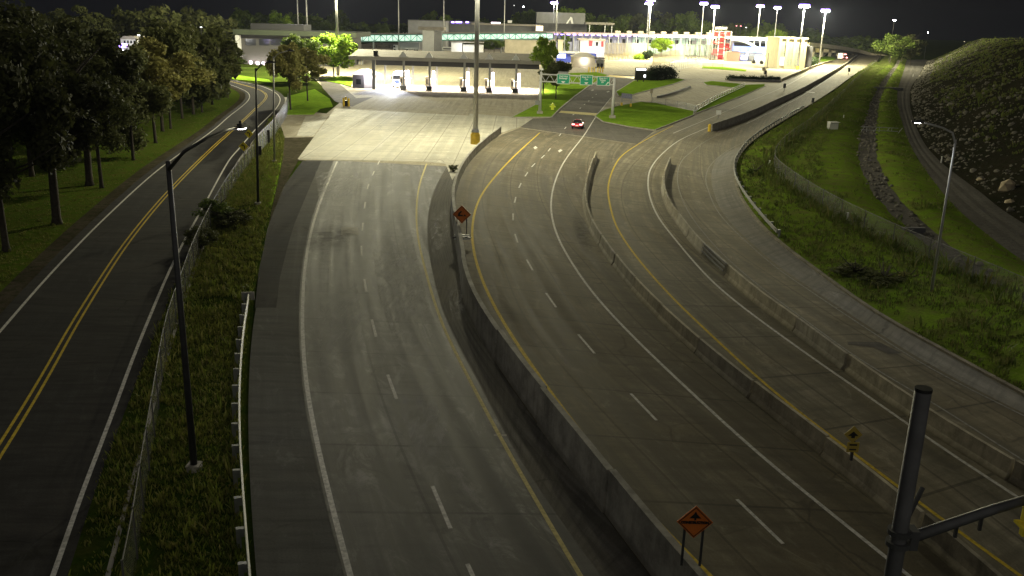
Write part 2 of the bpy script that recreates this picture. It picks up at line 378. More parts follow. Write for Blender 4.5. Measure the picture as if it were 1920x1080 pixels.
MAT = dict(
    conc=road_mat('road_concrete', (.215, .190, .135), (.18, .148, .088), rough=.8, scf=(.54, .6), tracks=.45, contrast=.42),
    conc_h=road_mat('highway_concrete', (.275, .248, .178), (.23, .192, .115), rough=.8, scf=(.54, .6), tracks=.45, contrast=.42),
    conc_l=road_mat('road_concrete_grey', (.190, .186, .174), (.140, .133, .112), contrast=.7, rough=.70, spec=.3, tracks=.85, scf=(.51, .9)),
    conc_pale=simple('patched_concrete', (.34, .32, .27), .85, 0, .25, 1.5),
    apron=road_mat('apron_concrete', (.66, .63, .51), (.58, .54, .42), joint=6, lane=3.8, contrast=.1, rough=.7, jdark=.7),
    asph=road_mat('asphalt', (.050, .050, .050), (.07, .066, .06), joint=0, lane=0, spec=.06, rough=.88, contrast=.25),
    asph_old=road_mat('asphalt_worn', (.155, .155, .145), (.14, .135, .115), joint=0, lane=0, spec=.06, rough=.88, contrast=.15),
    asph_pale=road_mat('asphalt_pale', (.29, .28, .25), (.29, .27, .22), joint=0, lane=0, spec=.1, rough=.85, contrast=.2),
    asph_dark=road_mat('asphalt_drain', (.15, .145, .13), (.20, .185, .15), joint=0, lane=0, spec=.06, rough=.88, contrast=.5),
    asph_new=road_mat('asphalt_access', (.150, .140, .125), (.17, .155, .13), joint=0, lane=0, spec=.06, rough=.88, contrast=.2),
    plaza=road_mat('plaza_pavement', (.40, .36, .27), (.46, .41, .29), joint=0, lane=0, rough=.85, spec=.12, contrast=.25),
    gravel=ground_mat('gravel', ((.16, .15, .135), (.20, .19, .17), (.11, .105, .095)), (.1, 2.5, 16), .95, .6, .05),
    grass=ground_mat('grass', ((.030, .060, .008), (.065, .105, .014), (.085, .095, .022)), (.06, .9, 7)),
    lawn=ground_mat('lawn', ((.24, .43, .035), (.33, .54, .045), (.18, .29, .035)), (.12, .8, 9), .95, .3, .04),
    dirt=ground_mat('dirt', ((.10, .085, .06), (.14, .12, .09), (.05, .06, .025)), (.2, 1.5, 9)),
    slope=ground_mat('slope_rubble', ((.028, .026, .019), (.045, .039, .027), (.022, .030, .012)), (.07, 1.3, 6), .95, 1.0, .25),
    white=paint_mat('white_paint', (.78, .76, .70), .42), yellow=paint_mat('yellow_paint', (.74, .54, .06), .4),
    cream=paint_mat('cream_paint', (.72, .62, .28), .35),
    barrier=stained('barrier_concrete', (.52, .47, .35)),
    wall=stained('wall_concrete', (.36, .345, .30)), faded=simple('faded_yellow', (.42, .31, .05), .6, 0, .15, 5),
    kerb=simple('kerb_concrete', (.36, .34, .29), .85, 0, .3, 1.5),
    galv=simple('galvanised_steel', (.30, .31, .31), .45, .6, .2, 3), galv_pole=simple('pole_steel', (.36, .36, .35), .5, .35, .12, 2),
    rail=simple('rail_steel', (.27, .27, .265), .6, .35, .15, 2),
    mast=simple('mast_steel', (.10, .10, .105), .55, .2, .3, 1.5), dark=simple('dark_metal', (.05, .05, .053), .5, .3, .2, 3), black=simple('black_paint', (.012, .012, .012), .5, 0, .2, 4),
    wire=link_mat('chain_link', (.40, .42, .42), .16), wire2=link_mat('chain_link_weathered', (.16, .16, .15), .11), post_dk=simple('fence_post_weathered', (.13, .13, .12), .7, .2, .2, 3), white_worn=paint_mat('worn_paint', (.34, .33, .29), .5),
    bark=simple('bark', (.055, .045, .035), .95, 0, .4, 4),
    orange=simple('orange_sheeting', (.62, .16, .025), .5, 0, .1, 3), ysign=simple('yellow_sheeting', (.88, .72, .03), .5, 0, .06, 3),
    gsign=simple('green_sheeting', (.02, .34, .20), .5, 0, .08, 1.5), wsign=simple('white_sheeting', (.82, .82, .80), .5, 0, .05, 3),
    ypole=simple('yellow_enamel', (.75, .52, .05), .5, 0, .15, 2),
    rock=simple('rock', (.14, .13, .105), .95, 0, .45, 1.5), boulder=simple('pale_boulder', (.40, .33, .22), .95, 0, .4, 1.2),
    rubber=simple('rubber', (.015, .015, .015), .8, 0, .2, 5), glass=simple('dark_glass', (.02, .022, .025), .08, 0, .1, 1),
    kerb_d=simple('dirty_kerb', (.22, .195, .145), .9, 0, .4, 1.2), car=simple('car_paint_red', (.30, .025, .045), .25, .15, .05, 1), tail=glow('tail_lamp', (1., .30, .30), 7.0),
    head=glow('headlamp', (.85, .88, 1.0), 120.0),
    led=glow('led_white', (1.0, .97, 1.0), 60.0), violet=glow('led_fringe_violet', (.36, .22, 1.0), 7.0),
    pinkled=glow('led_pink', (1., .80, .96), 6.0),
    beige=simple('beige_wall', (.45, .40, .30), .85, 0, .15, .4), grey=simple('grey_cladding', (.22, .22, .22), .7, 0, .12, .3),
    dkgrey=simple('dark_cladding', (.085, .085, .09), .7, 0, .15, .3), creamw=simple('cream_wall', (.52, .46, .31), .85, 0, .12, .5),
    whitew=simple('white_wall', (.55, .55, .535), .7, 0, .08, .5), roofg=simple('roof_membrane', (.22, .20, .17), .85, 0, .2, .5),
    teal=glow('lit_glass_teal', (.70, 1., .86), .8), tealf=simple('truss_paint', (.16, .34, .30), .5, .2, .1, 1),
    blueg=glow('lit_glass_blue', (.15, .21, .66), .8), bluew=simple('blue_panel', (.06, .09, .45), .4, 0, .1, 1),
    redp=simple('red_paint', (.55, .06, .06), .5, 0, .1, 1),
    warmlit=glow('lit_interior_warm', (1., .86, .62), 1.6), whitelit=glow('lit_interior_white', (.95, .93, 1.), 2.2),
    bluelit=glow('lit_sign_blue', (.45, .5, 1.), 3.5), msg=glow('lit_message', (.95, .97, 1.), 2.5),
)
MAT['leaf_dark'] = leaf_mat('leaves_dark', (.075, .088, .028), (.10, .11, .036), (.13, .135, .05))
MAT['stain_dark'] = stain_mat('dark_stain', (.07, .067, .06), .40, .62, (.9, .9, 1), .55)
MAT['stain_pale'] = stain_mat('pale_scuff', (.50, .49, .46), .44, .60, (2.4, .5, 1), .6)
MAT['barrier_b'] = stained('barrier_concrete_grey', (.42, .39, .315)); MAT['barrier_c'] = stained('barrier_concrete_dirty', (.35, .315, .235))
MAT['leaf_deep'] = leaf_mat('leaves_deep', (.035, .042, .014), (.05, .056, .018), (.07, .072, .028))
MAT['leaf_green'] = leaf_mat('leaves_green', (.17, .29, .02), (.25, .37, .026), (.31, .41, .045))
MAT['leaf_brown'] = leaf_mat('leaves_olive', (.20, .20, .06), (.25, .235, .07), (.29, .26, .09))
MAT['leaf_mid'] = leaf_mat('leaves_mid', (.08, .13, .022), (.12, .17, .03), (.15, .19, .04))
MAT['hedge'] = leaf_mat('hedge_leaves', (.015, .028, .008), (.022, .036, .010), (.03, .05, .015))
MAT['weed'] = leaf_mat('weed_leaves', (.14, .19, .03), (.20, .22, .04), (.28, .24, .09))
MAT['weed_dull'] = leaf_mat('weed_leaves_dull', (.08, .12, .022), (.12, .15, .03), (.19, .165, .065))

LAMP_SCALE = 1.0
def lamp(name, loc, power, color=(1., .94, .63), radius=.35, parent=None, spot=None, aim=None):
    d = bpy.data.lights.new(name, 'SPOT' if spot else 'POINT'); d.energy = power*LAMP_SCALE; d.color = color; d.shadow_soft_size = radius
    if spot: d.spot_size = rad(spot); d.spot_blend = .6
    o = bpy.data.objects.new(name, d); COL.objects.link(o)
    if parent is not None and not parent.get('_local'): o.location = Vector(loc) - parent_loc(parent)
    else: o.location = loc
    if parent is not None: o.parent = parent
    if aim is not None: o.rotation_euler = (Vector(aim)-Vector(loc)).to_track_quat('-Z', 'Y').to_euler()
    return o
#@@SETTING@@
from mathutils import noise as mnoise
# ------------------------------------------------------------------ ground and roads
mb = MB(); mb.add([(-1500,-60,-.12),(1500,-60,-.12),(1500,2600,-.12),(-1500,2600,-.12)], [(0,1,2,3)])
struct(mb.build('ground', MAT['grass']))

LW = [(-420,1180),(-200,868),(-100,740),(0,622),(100,508),(200,406),(300,316),(400,244),(430,218),(452,201),(464,190),(468,182),(465,174),(453,167),(432,159),(405,152),(370,146)]
LY = [(-120,1030),(0,845),(75,722),(150,590),(240,452),(320,356),(400,276),(430,249),(456,226),(478,205),(491,193),(498,185),(499,178),(493,172),(480,166),(455,159),(432,153),(395,147)]
LR = [(60,1190),(100,1080),(150,935),(200,805),(262,640),(330,482),(380,390),(430,300),(449,278),(478,244),(508,214),(518,203),(524,193),(525,184),(518,175),(504,167),(484,160),(455,154),(420,148)]
lw = rs(LW, 1.5, 10); lr = rs(LR, 1.5, 10)
nl, nr = norms(lw), norms(lr)
struct(ribbon('park_road', [p-n*.8 for p, n in zip(lw, nl)], [p+n*1.0 for p, n in zip(lr, nr)], MAT['asph'], .010))
line_strip('edge_line', LW, .17, MAT['white'], .016)
line_strip('centre_line', LY, .13, MAT['yellow'], .016, off=-.17)
line_strip('centre_line', LY, .13, MAT['yellow'], .016, off=.17)
line_strip('edge_line', LR, .17, MAT['white'], .016)
gut = [p+n*1.45 for p, n in zip(lr, nr)][:-40]
struct(sweep(gut, [(-.45,0),(-.45,.03),(.15,.05),(.15,.14),(.3,.14),(.3,0)]).build('kerb', MAT['kerb']))
struct(ribbon('gravel_edge', [p-n*2.0 for p, n in zip(lw, nl)], [p-n*.8 for p, n in zip(lw, nl)], MAT['dirt'], .004))

E1 = [(626,301),(598,370),(577,440),(564,520),(560,600),(566,720),(585,840),(607,930),(642,1080),(690,1230)]
D1 = [(838,312),(815,355),(803,400),(801,450),(815,530),(840,610),(900,720),(960,840),(1040,960),(1125,1080),(1230,1220)]
WB = [(935,250),(885,293),(857,335),(846,380),(848,430),(858,490),(871,574),(905,645),(953,719),(1035,834),(1121,945),(1160,1008),(1225,1090),(1330,1220)]
HL = [(1560,90),(1548,108),(1520,129),(1467,155),(1436,163),(1397,180),(1300,217),(1228,248),(1195,271),(1150,300),(1120,330),(1106,360),(1103,395),(1112,430),(1140,477),(1200,552),(1275,630),(1365,712),(1465,795),(1575,880),(1700,980),(1825,1090),(1965,1220)]
HR = [(1650,103),(1641,117),(1605,137),(1562,168),(1502,206),(1442,242),(1402,271),(1380,300),(1376,330),(1387,370),(1422,420),(1462,458),(1542,518),(1642,590),(1782,668),(1922,745),(2100,835),(2350,950)]
e1, d1, wb, hl, hr = (rs(x, 1.5, 6) for x in (E1, D1, WB, HL, HR))
SH = [(575,300),(545,335),(515,425),(493,520),(478,585),(468,680),(465,800),(470,930),(480,1080),(495,1230)]
sh = rs(SH, 1.5, 6)
struct(ribbon('shoulder', sh, e1, MAT['asph_old'], .004))
flat('asphalt_patch', [(567,302),(602,302),(575,365),(552,420),(540,460),(525,520),(518,577),(478,577),(484,520),(490,460),(512,400),(535,345)], MAT['asph'], .009)
struct(ribbon('outbound_road', e1, d1, MAT['conc_l'], .012))
struct(ribbon('drain_strip', d1, wb, MAT['asph_dark'], .004))
R2R = [(1195,271),(1150,300),(1120,330),(1106,360),(1103,395),(1112,430),(1140,477),(1200,552),(1275,630),(1365,712),(1465,795),(1575,880),(1700,980),(1825,1090),(1965,1220)]
R2L = [(975,240),(930,258),(885,293),(857,335),(846,380),(848,430),(858,490),(871,574),(905,645),(953,719),(1035,834),(1121,945),(1160,1008),(1225,1090),(1330,1220)]
r2l, r2r = rs(R2L, 1.5, 5), rs(R2R, 1.5, 5)
struct(ribbon('inbound_road', r2l, r2r, MAT['conc'], .012))
struct(ribbon('bridge_highway', hl, hr, MAT['conc_h'], .010))
SHI = [(1380,278),(1350,292),(1338,310),(1333,335),(1338,360),(1352,396),(1380,429),(1422,468),(1464,504),(1490,521),(1610,600),(1760,695),(1930,780),(2100,865),(2350,985)]
SHO = HR[6:]
struct(ribbon('paved_shoulder', rs(SHI, 1.5, 6), rs(SHO, 1.5, 6), MAT['asph_pale'], .015))
struct(sweep(hr, [(.02,0),(.02,.14),(-.26,.14),(-.26,0)]).build('kerb', MAT['kerb_d']))
flat('asphalt_patch', [(1588,641),(1648,642),(1692,663),(1665,664),(1640,652),(1590,646)], MAT['asph_new'], .022)
flat('concrete_patch', [(640,427),(671,426),(672,441),(640,441)], MAT['conc_pale'], .017)
flat('concrete_patch', [(690,811),(0,0)][:0] or [(926,815),(950,815),(950,818.5),(926,818)], MAT['conc_pale'], .017)
# plaza pavement, apron, access road
flat('plaza_pavement', [(520,215),(548,205),(612,213),(640,190),(600,158),(560,118),(640,88),(700,80),(1000,84),(1300,92),(1480,98),(1560,92),(1520,128),(1467,155),(1436,163),(1397,180),(1300,217),(1228,248),(1195,271),(1040,262),(840,312),(700,305),(556,300),(535,262)], MAT['plaza'], .002)
APL = [(628,203.5),(594,246),(558,298.5)]
def poly_uv(name, pts, mat, z, ang_a, ang_b):
    w = [G(*p) for p in pts]; o = flat(name, pts, mat, z)
    a, b = G(*ang_a), G(*ang_b); d = (b-a).normalized(); r = Vector((d.y, -d.x, 0))
    ul = o.data.uv_layers.new(name='UVMap')
    for l in o.data.loops:
        q = o.data.vertices[l.vertex_index].co - a; ul.data[l.index].uv = (q.dot(r), q.dot(d))
    return o
poly_uv('concrete_apron', [(628,203.5),(879,217),(881,213),(960,219),(1003,222.5),(975,238),(930,252),(886,291),(858,322),(848,338),(835,307),(793,303),(693,301),(558,298.5)], MAT['apron'], .018, (625,301), (676,203.5))
poly_uv('concrete_apron', [(573,218),(615,218.5),(588,255),(556,255)], MAT['apron'], .018, (558,255), (573,218))
flat('gravel_patch', [(533,258),(590,257),(560,300),(535,345),(505,425),(490,470),(505,400),(522,335)], MAT['dirt'], .006)
poly_uv('access_road', [(975,239),(999,222.5),(1034,221),(1049,205.6),(1077,182),(1104,162),(1150,140),(1200,142),(1187,151),(1154,172.5),(1145,184),(1123,211),(1131,229.5),(1180,239),(1226,246),(1195,270.5)], MAT['asph_new'], .020, (1094,254), (1145,184))
flat('stop_bar', [(1052,207.8),(1120,212.6),(1118,217.2),(1048,211.4)], MAT['cream'], .026)
flat('stop_bar', [(1143,140.8),(1191,144.0),(1189,147.4),(1138,144.0)], MAT['ypole'], .026)
flat('stop_bar', [(1503,170.6),(1528,173),(1527,174.6),(1502,172)], MAT['white'], .018)
for pts, mt in (([(578,420),(625,418),(672,436),(672,470),(612,478),(570,470)], 'stain_dark'), ([(690,420),(768,420),(800,560),(850,700),(760,705),(712,560)], 'stain_pale'), ([(600,520),(668,520),(690,700),(600,720)], 'stain_pale'),
                ([(730,720),(800,720),(880,900),(800,905)], 'stain_pale'), ([(1065,405),(1090,400),(1120,470),(1095,480)], 'stain_dark'), ([(805,390),(838,380),(845,480),(812,500)], 'stain_pale'), ([(835,520),(862,520),(890,610),(850,620)], 'stain_pale'), ([(590,305),(680,305),(672,400),(600,400)], 'stain_pale')):
    flat('pavement_stain', pts, MAT[mt], .030)
# painted lines
line_strip('edge_line', [(632,303),(604,370),(584,432),(571,510),(567,600),(573,710),(590,810),(614,915),(655,1075),(690,1200)], .2, MAT['white'], .018)
line_strip('edge_line', [(800,307),(787,345),(781,390),(783,440),(797,505),(828,605),(880,712),(935,815),(1000,930),(1085,1075),(1160,1200)], .17, MAT['cream'], .018)
line_strip('edge_line', [(1012,249),(962,295),(921,340),(898,375),(886,420),(888,470),(906,530),(940,598),(1000,690),(1080,800),(1170,910),(1260,1012),(1330,1078),(1450,1200)], .2, MAT['yellow'], .018)
line_strip('edge_line', [(1145,184),(1116,221),(1095,254),(1060,300),(1041,340),(1033,385),(1042,435),(1070,490),(1120,560),(1200,645),(1300,740),(1420,850),(1560,965),(1700,1077),(1850,1200)], .17, MAT['white'], .028)
line_strip('edge_line', [(1262,236),(1230,252),(1196,271),(1165,293),(1148,321),(1140,352),(1143,382),(1154,421),(1173,454),(1207,499),(1262,560),(1300,597),(1400,690),(1500,775),(1600,850),(1700,925),(1800,1000),(1900,1070),(2050,1180)], .17, MAT['yellow'], .018)
line_strip('edge_line', [(1330,238),(1276,262),(1240,290),(1220,316),(1215,340),(1218,368),(1234,407),(1270,454),(1318,510),(1368,557),(1500,655),(1640,752),(1780,850),(1920,940),(2100,1060)], .17, MAT['white'], .018)
line_strip('edge_line', [(1400,232),(1332,260),(1292,288),(1276,305),(1270,335),(1275,362),(1292,400),(1332,452),(1382,502),(1445,553),(1512,602),(1612,675),(1762,763),(1930,872),(2100,975)], .11, MAT['white_worn'], .018)
line_strip('edge_line', [(1420,255),(1365,282),(1332,310),(1323,335),(1329,360),(1345,396),(1373,429),(1415,468),(1457,504),(1482,521),(1600,600),(1750,695),(1920,780),(2100,870)], .11, MAT['white_worn'], .022)
line_strip('edge_line', [(1612,104),(1590,122),(1550,150),(1500,182),(1450,208),(1400,232)], .15, MAT['white'], .018)
line_strip('edge_line', [(1560,112),(1520,135),(1467,164),(1400,192),(1330,222),(1262,250)], .15, MAT['white'], .018)
def dashes(name, cl, L, w, mat, z):
    """centre points of dashes; direction from neighbours"""
    c = [G(*p) for p in cl]; mb = MB()
    for i, p in enumerate(c):
        a = c[max(i-1, 0)]; b = c[min(i+1, len(c)-1)]; d = (b-a).normalized(); r = Vector((d.y, -d.x, 0))*w/2; d = d*L/2
        mb.add([p-d-r+Vector((0,0,z)), p-d+r+Vector((0,0,z)), p+d+r+Vector((0,0,z)), p+d-r+Vector((0,0,z))], [(0,1,2,3)])
    return struct(mb.build(name, mat))
dashes('lane_dashes', [(1060,240),(1050,253),(1030,281),(1018,294),(1000,310),(987,327),(975,348),(966,375),(962,407),(968,447),(993,497),(1033,563),(1099,645),(1206,763),(1423,977),(1620,1160)], 3.1, .14, MAT['white'], .024)
dashes('lane_dashes', [(710,305),(700,325),(690,350),(684,385),(680,425),(678,470),(685,535),(701,615),(735,725),(827,950),(900,1110)], 3.1, .15, MAT['white'], .018)
dashes('lane_dashes', [(1075,215),(1088,203),(1096,196),(1104,189.5),(1111,183),(1118,177)], 2.2, .22, MAT['white'], .026)
flat('turn_arrow', [(1107,169.5),(1112,168),(1114,169.5),(1110,171)], MAT['white'], .026)
flat('turn_arrow', [(1137,172),(1142,170.5),(1143,172),(1139,173.5)], MAT['white'], .026)
flat('turn_arrow', [(1000,277),(1004,274),(1008,277),(1003,280)], MAT['white'], .022)
flat('turn_arrow', [(1046,283),(1051,280),(1055,282),(1049,286)], MAT['white'], .022)
# verges and islands
V1L = [(512,216),(470,275),(440,315),(395,385),(350,480),(285,640),(222,800),(172,930),(125,1080),(85,1200)]
V1R = [(532,262),(528,310),(508,400),(488,500),(470,580),(460,680),(456,800),(460,930),(470,1080),(482,1230)]
v1l = rs(V1L, 1.5, 6); v1r = rs(V1R, 1.5, 6)
struct(ribbon('grass_verge', v1l, v1r, MAT['grass'], .006, [(0,0),(.2,.12),(.45,.05),(.7,.12),(.9,.05),(1,0)]))
def island(name, pts, mat, kerb=True):
    w = [G(*p) for p in pts]
    if sum(a.x*b.y-b.x*a.y for a, b in zip(w, w[1:]+w[:1])) < 0: w = w[::-1]
    mb = MB(); n = len(w)
    mb.prism(w, -.05, .135); o = struct(mb.build(name, mat))
    if kerb:
        k = sweep(w+[w[0]], [(-.1,0),(-.1,.15),(.12,.15),(.12,0)]); struct(k.build('kerb', MAT['kerb']))
    return o
island('lawn', [(960,220.5),(1034,220.5),(1048,205.6),(1076,182),(1103,162),(1140,141),(1118,136),(1055,138),(1012,150),(1008,195)], MAT['lawn'])
island('lawn', [(1116,219),(1124,211),(1135,206),(1160,199),(1200,192),(1230,194),(1270,203),(1305,210),(1300,216.5),(1228,244.5),(1180,238.4),(1131,229)], MAT['lawn'])
island('lawn', [(1155,172.5),(1188,152),(1215,146),(1268,147),(1285,150),(1262,158),(1200,174),(1180,180),(1160,181)], MAT['lawn'])
island('lawn', [(1302,209),(1345,182),(1394,160),(1434,158),(1434,162),(1396,178.5),(1300,215)], MAT['lawn'])
island('lawn', [(1318,155),(1335,152.5),(1390,158),(1382,166),(1350,162),(1325,160)], MAT['lawn'])
island('lawn', [(1318,125),(1355,126),(1400,131),(1398,134),(1345,130),(1316,128)], MAT['lawn'], False)
island('lawn', [(1524,116),(1530,107),(1560,106),(1568,110),(1560,115)], MAT['lawn'], False)
island('lawn', [(537,215),(545,180),(590,168),(618,186),(624,200),(600,204),(588,215)], MAT['lawn'], False)
island('lawn', [(600,150),(640,143),(662,148),(658,163),(640,158)], MAT['lawn'], False)
island('lawn', [(430,146),(448,142),(505,150),(508,155),(470,152),(440,150)], MAT['lawn'], False)
island('lawn', [(505,275),(531,262),(527,310),(510,385),(486,400),(480,380),(495,330)], MAT['lawn'], False)
flat('ramp_road', [(597,146),(620,148),(640,160),(668,184),(700,182),(660,200),(628,190),(605,165)], MAT['asph_new'], .01)
# parkland on the left
flat('park_lawn', [(-700,1100),(-260,868),(-120,740),(-16,622),(85,508),(186,406),(288,316),(388,244),(420,216),(446,199),(455,188),(458,181),(454,174),(440,167),(300,140),(-400,150),(-900,300),(-1500,600)], ground_mat('park_grass', ((.085,.15,.018),(.12,.19,.022),(.14,.14,.035)), (.05, .8, 8), .95, .3, .04), -.03)
# right-hand verge with the ditch, gravel track and rubble slope
V2L = [(1660,105),(1646,119),(1609,139),(1566,170),(1506,208),(1447,244),(1407,273),(1385,301),(1381,330),(1392,369),(1426,418),(1466,456),(1546,515),(1646,587),(1786,664),(1926,741),(2105,831),(2355,946)]
V2R = [(1700,112),(1692,140),(1684,165),(1682,195),(1690,225),(1702,262),(1722,300),(1750,340),(1790,388),(1850,440),(1920,492),(2020,560),(2150,650),(2330,760),(2560,900),(2800,1040)]
v2l, v2r = rs(V2L, 1.5, 6), rs(V2R, 1.5, 6)
NV = 160
a_, b_ = resample(v2l, n=NV), resample(v2r, n=NV)
PROF = [(0,0),(.04,.12),(.12,.25),(.22,.5),(.35,.75),(.48,.85),(.58,.75),(.64,.35),(.68,.05),(.73,0),(.78,.3),(.83,.55),(.9,.45),(.96,.15),(1,.02)]
mb = MB()
for i in range(NV):
    for t, z in PROF:
        p = a_[i].lerp(b_[i], t); q = mnoise.noise(Vector((p.x*.25, p.y*.25, 0)))*.12 + mnoise.noise(Vector((p.x*.9, p.y*.9, 3)))*.06
        mb.v.append((p.x, p.y, .03 + z + q*min(1, 6*t)*min(1, 8*(1-t))))
m_ = len(PROF)
for i in range(NV-1):
    for k in range(m_-1): mb.f.append((i*m_+k+1, (i+1)*m_+k+1, (i+1)*m_+k, i*m_+k))
mb.f = [f[::-1] for f in mb.f]
o = mb.build('grass_bank', ground_mat('bank_grass', ((.12,.20,.022),(.21,.33,.032),(.17,.15,.06)), (.05, .7, 6), .95, .3, .05), smooth=True); struct(o)
def verge_pt(t, s):   # point on the bank: s across 0..1, t along 0..1
    i = min(int(t*(NV-1)), NV-2); f = t*(NV-1)-i
    p = a_[i].lerp(a_[i+1], f).lerp(b_[i].lerp(b_[i+1], f), s)
    z = np.interp(s, [x[0] for x in PROF], [x[1] for x in PROF]); return Vector((p.x, p.y, .03+z))
struct(ribbon('ditch_bed', [p.lerp(q, .655) for p, q in zip(a_, b_)][12:152], [p.lerp(q, .765) for p, q in zip(a_, b_)][12:152], MAT['gravel'], .24))
GR = [(1738,112),(1722,143),(1708,165),(1706,195),(1715,230),(1735,272),(1765,305),(1800,333),(1840,362),(1880,395),(1940,432),(2050,500),(2200,590),(2420,715),(2700,880),(2950,1020)]
gr = rs(GR, 1.5, 6)
struct(ribbon('gravel_track', v2r, gr, MAT['gravel'], .03, [(0,0),(.2,.03),(.35,-.01),(.5,.04),(.65,-.01),(.8,.03),(1,0)]))
NH = 150; hb = resample(gr, n=NH); hn = [-v for v in norms(hb)]
SLO = [(0,0),(1,.25),(2.5,1.0),(5,2.4),(8,4.3),(11,6.2),(14,8.0),(17,9.8),(20,11.6),(23,13.2),(26,14.2),(30,14.8),(45,15.2),(90,15.5),(200,15)]
lenh = plen(hb); mb = MB(); m_ = len(SLO)
for i in range(NH):
    s = i/(NH-1)*lenh; k = min(1, max(0, (s-2)/110)); k = k*k*(3-2*k)*.97 + .03
    for o_, z in SLO:
        p = hb[i] + hn[i]*o_*(.55+.45*k)
        q = (mnoise.noise(Vector((p.x*.12, p.y*.12, 0)))*.7 + mnoise.noise(Vector((p.x*.5, p.y*.5, 5)))*.3)*min(1, o_/6)
        mb.v.append((p.x, p.y, .02 + z*k + q*k))
for i in range(NH-1):
    for k in range(m_-1): mb.f.append((i*m_+k, (i+1)*m_+k, (i+1)*m_+k+1, i*m_+k+1))
if True:
    p0, p1, p2 = (Vector(mb.v[j]) for j in mb.f[500][:3])
    if (p1-p0).cross(p2-p1).z < 0: mb.f = [f[::-1] for f in mb.f]
hillv = list(mb.v)
hill = struct(mb.build('rubble_hill', MAT['slope'], smooth=True))
rng = random.Random(5)
ICO = []
ph = (1+5**.5)/2
for a in (-1,1):
    for b in (-ph,ph): ICO += [(0,a,b),(a,b,0),(b,0,a)]
ICO = [Vector(v).normalized() for v in ICO]
def ico_faces():
    fs = []
    for i in range(12):
        for j in range(i+1,12):
            for k in range(j+1,12):
                if all((ICO[x]-ICO[y]).length < 1.1 for x, y in ((i,j),(j,k),(i,k))):
                    n = (ICO[j]-ICO[i]).cross(ICO[k]-ICO[i]); fs.append((i,j,k) if n.dot(ICO[i]) > 0 else (i,k,j))
    return fs
ICOF = ico_faces()
def rock(mb, c, r, R=rng):
    sx, sy, sz = R.uniform(.7,1.3), R.uniform(.7,1.3), R.uniform(.5,.9); rot = Matrix.Rotation(R.uniform(0,6.3), 3, 'Z') @ Matrix.Rotation(R.uniform(-.4,.4), 3, 'X')
    mb.add([Vector(c) + rot @ Vector((v.x*r*sx*R.uniform(.75,1.2), v.y*r*sy*R.uniform(.75,1.2), v.z*r*sz*R.uniform(.75,1.2))) for v in ICO], ICOF)
mb = MB()
for _ in range(11000):
    i = rng.randrange(6, NH-2); k = min(11, int(abs(rng.gauss(0, 5.0)))); t = rng.random(); u = rng.random()
    if k < 1 and u < .5: continue
    if mnoise.noise(Vector(hillv[i*m_+k])*.11+Vector((3,1,0))) < -.12 and rng.random() < .75: continue
    A, B, C_, D = (Vector(hillv[j]) for j in (i*m_+k, (i+1)*m_+k, (i+1)*m_+k+1, i*m_+k+1))
    p = A.lerp(B, t).lerp(D.lerp(C_, t), u); rock(mb, p, rng.uniform(.07, .26) + (.35 if rng.random() < .06 else 0))
tag(mb.build('riprap', MAT['rock']), 'loose grey rubble stones covering the dark slope beside the gravel track', 'rubble', kind='stuff')
for j, (bx, by, r, lab) in enumerate([(1812,302,.75,'tan boulder heading the row at the foot of the rubble slope'),(1846,331,.9,'large tan boulder in the middle of the row along the gravel track'),(1838,346,.7,'low tan boulder just below the large one beside the track'),(1866,338,.6,'rounded pale boulder behind the track edge near the upright slab'),(1872,362,.65,'squat pale boulder beside the upright slab at the slope foot'),(1885,372,.95,'upright pale slab of rock standing at the foot of the rubble slope'),(1893,388,.5,'small white stone lowest in the row of boulders by the track'),(1826,312,.6,'brown boulder wedged next to the first of the row')]):
    mb = MB(); p = G(bx, by-2); rr = random.Random(40+j); 
    for q in range(1): rock(mb, (p.x, p.y, .35 if j != 5 else .7), r, rr)
    if j == 5: mb.v = [(x, y, .1+z*1.5) for x, y, z in mb.v]
    tag(mb.build('boulder', MAT['boulder']), lab, 'boulder', 'pale boulders at the foot of the rubble slope')
mb = MB(); rr = random.Random(9)
for _ in range(1100):
    t = rr.uniform(.08,.95); p = verge_pt(t, rr.uniform(.65,.77)); p.z = max(p.z, .2) + .08; rock(mb, p, rr.uniform(.1,.32), rr)
tag(mb.build('ditch_stones', MAT['rock']), 'grey stones lying along the bed of the drainage ditch', 'stones', kind='stuff')
#@@OBJECTS1@@
# ------------------------------------------------------------------ barriers, guardrails, fences
JER = [(0,0),(.02,.08),(.14,.28),(.2,.9),(.36,.9),(.42,.28),(.54,.08),(.56,0)]
def barrier(name, label, path, prof, seg, mat, cat='barrier', hs=None, gap=.07):
    if path[0].y > path[-1].y:
        path = path[::-1]; h0 = hs; hs = (lambda q: h0(1-q)) if h0 else None
    t = thing(name, label, cat, path[0]); n = max(1, int(plen(path)/seg)); fine = resample(path, n=n*6+1)
    for i in range(n):
        w = fine[i*6:i*6+7]; d = (w[-1]-w[0]).normalized()*gap; w = [w[0]+d] + w[1:-1] + [w[-1]-d]
        jx = random.Random(i).uniform(-.05, .05)
        w = [p + norms(w)[3]*jx for p in w]
        sweep(w, prof, hscale=[hs((i*6+k)/(n*6)) for k in range(7)] if hs else None).build('barrier_segment', mat if mat != MAT['barrier'] else random.Random(i*13+5).choice([MAT['barrier'], MAT['barrier_b'], MAT['barrier_c']]), t)
    return t
wbp = rs(WB, 1.5, 6)
barrier('retaining_wall', 'tall curved concrete median wall standing beside the dark drain strip', wbp, [(0,0),(.03,.12),(.08,2.0),(.34,2.0),(.38,.2),(.42,0)], 7.5, MAT['wall'],
        'wall', lambda t: float(np.interp(t, [0,.25,.45,.62,1], [.55,.5,.6,.92,.86])), .012)
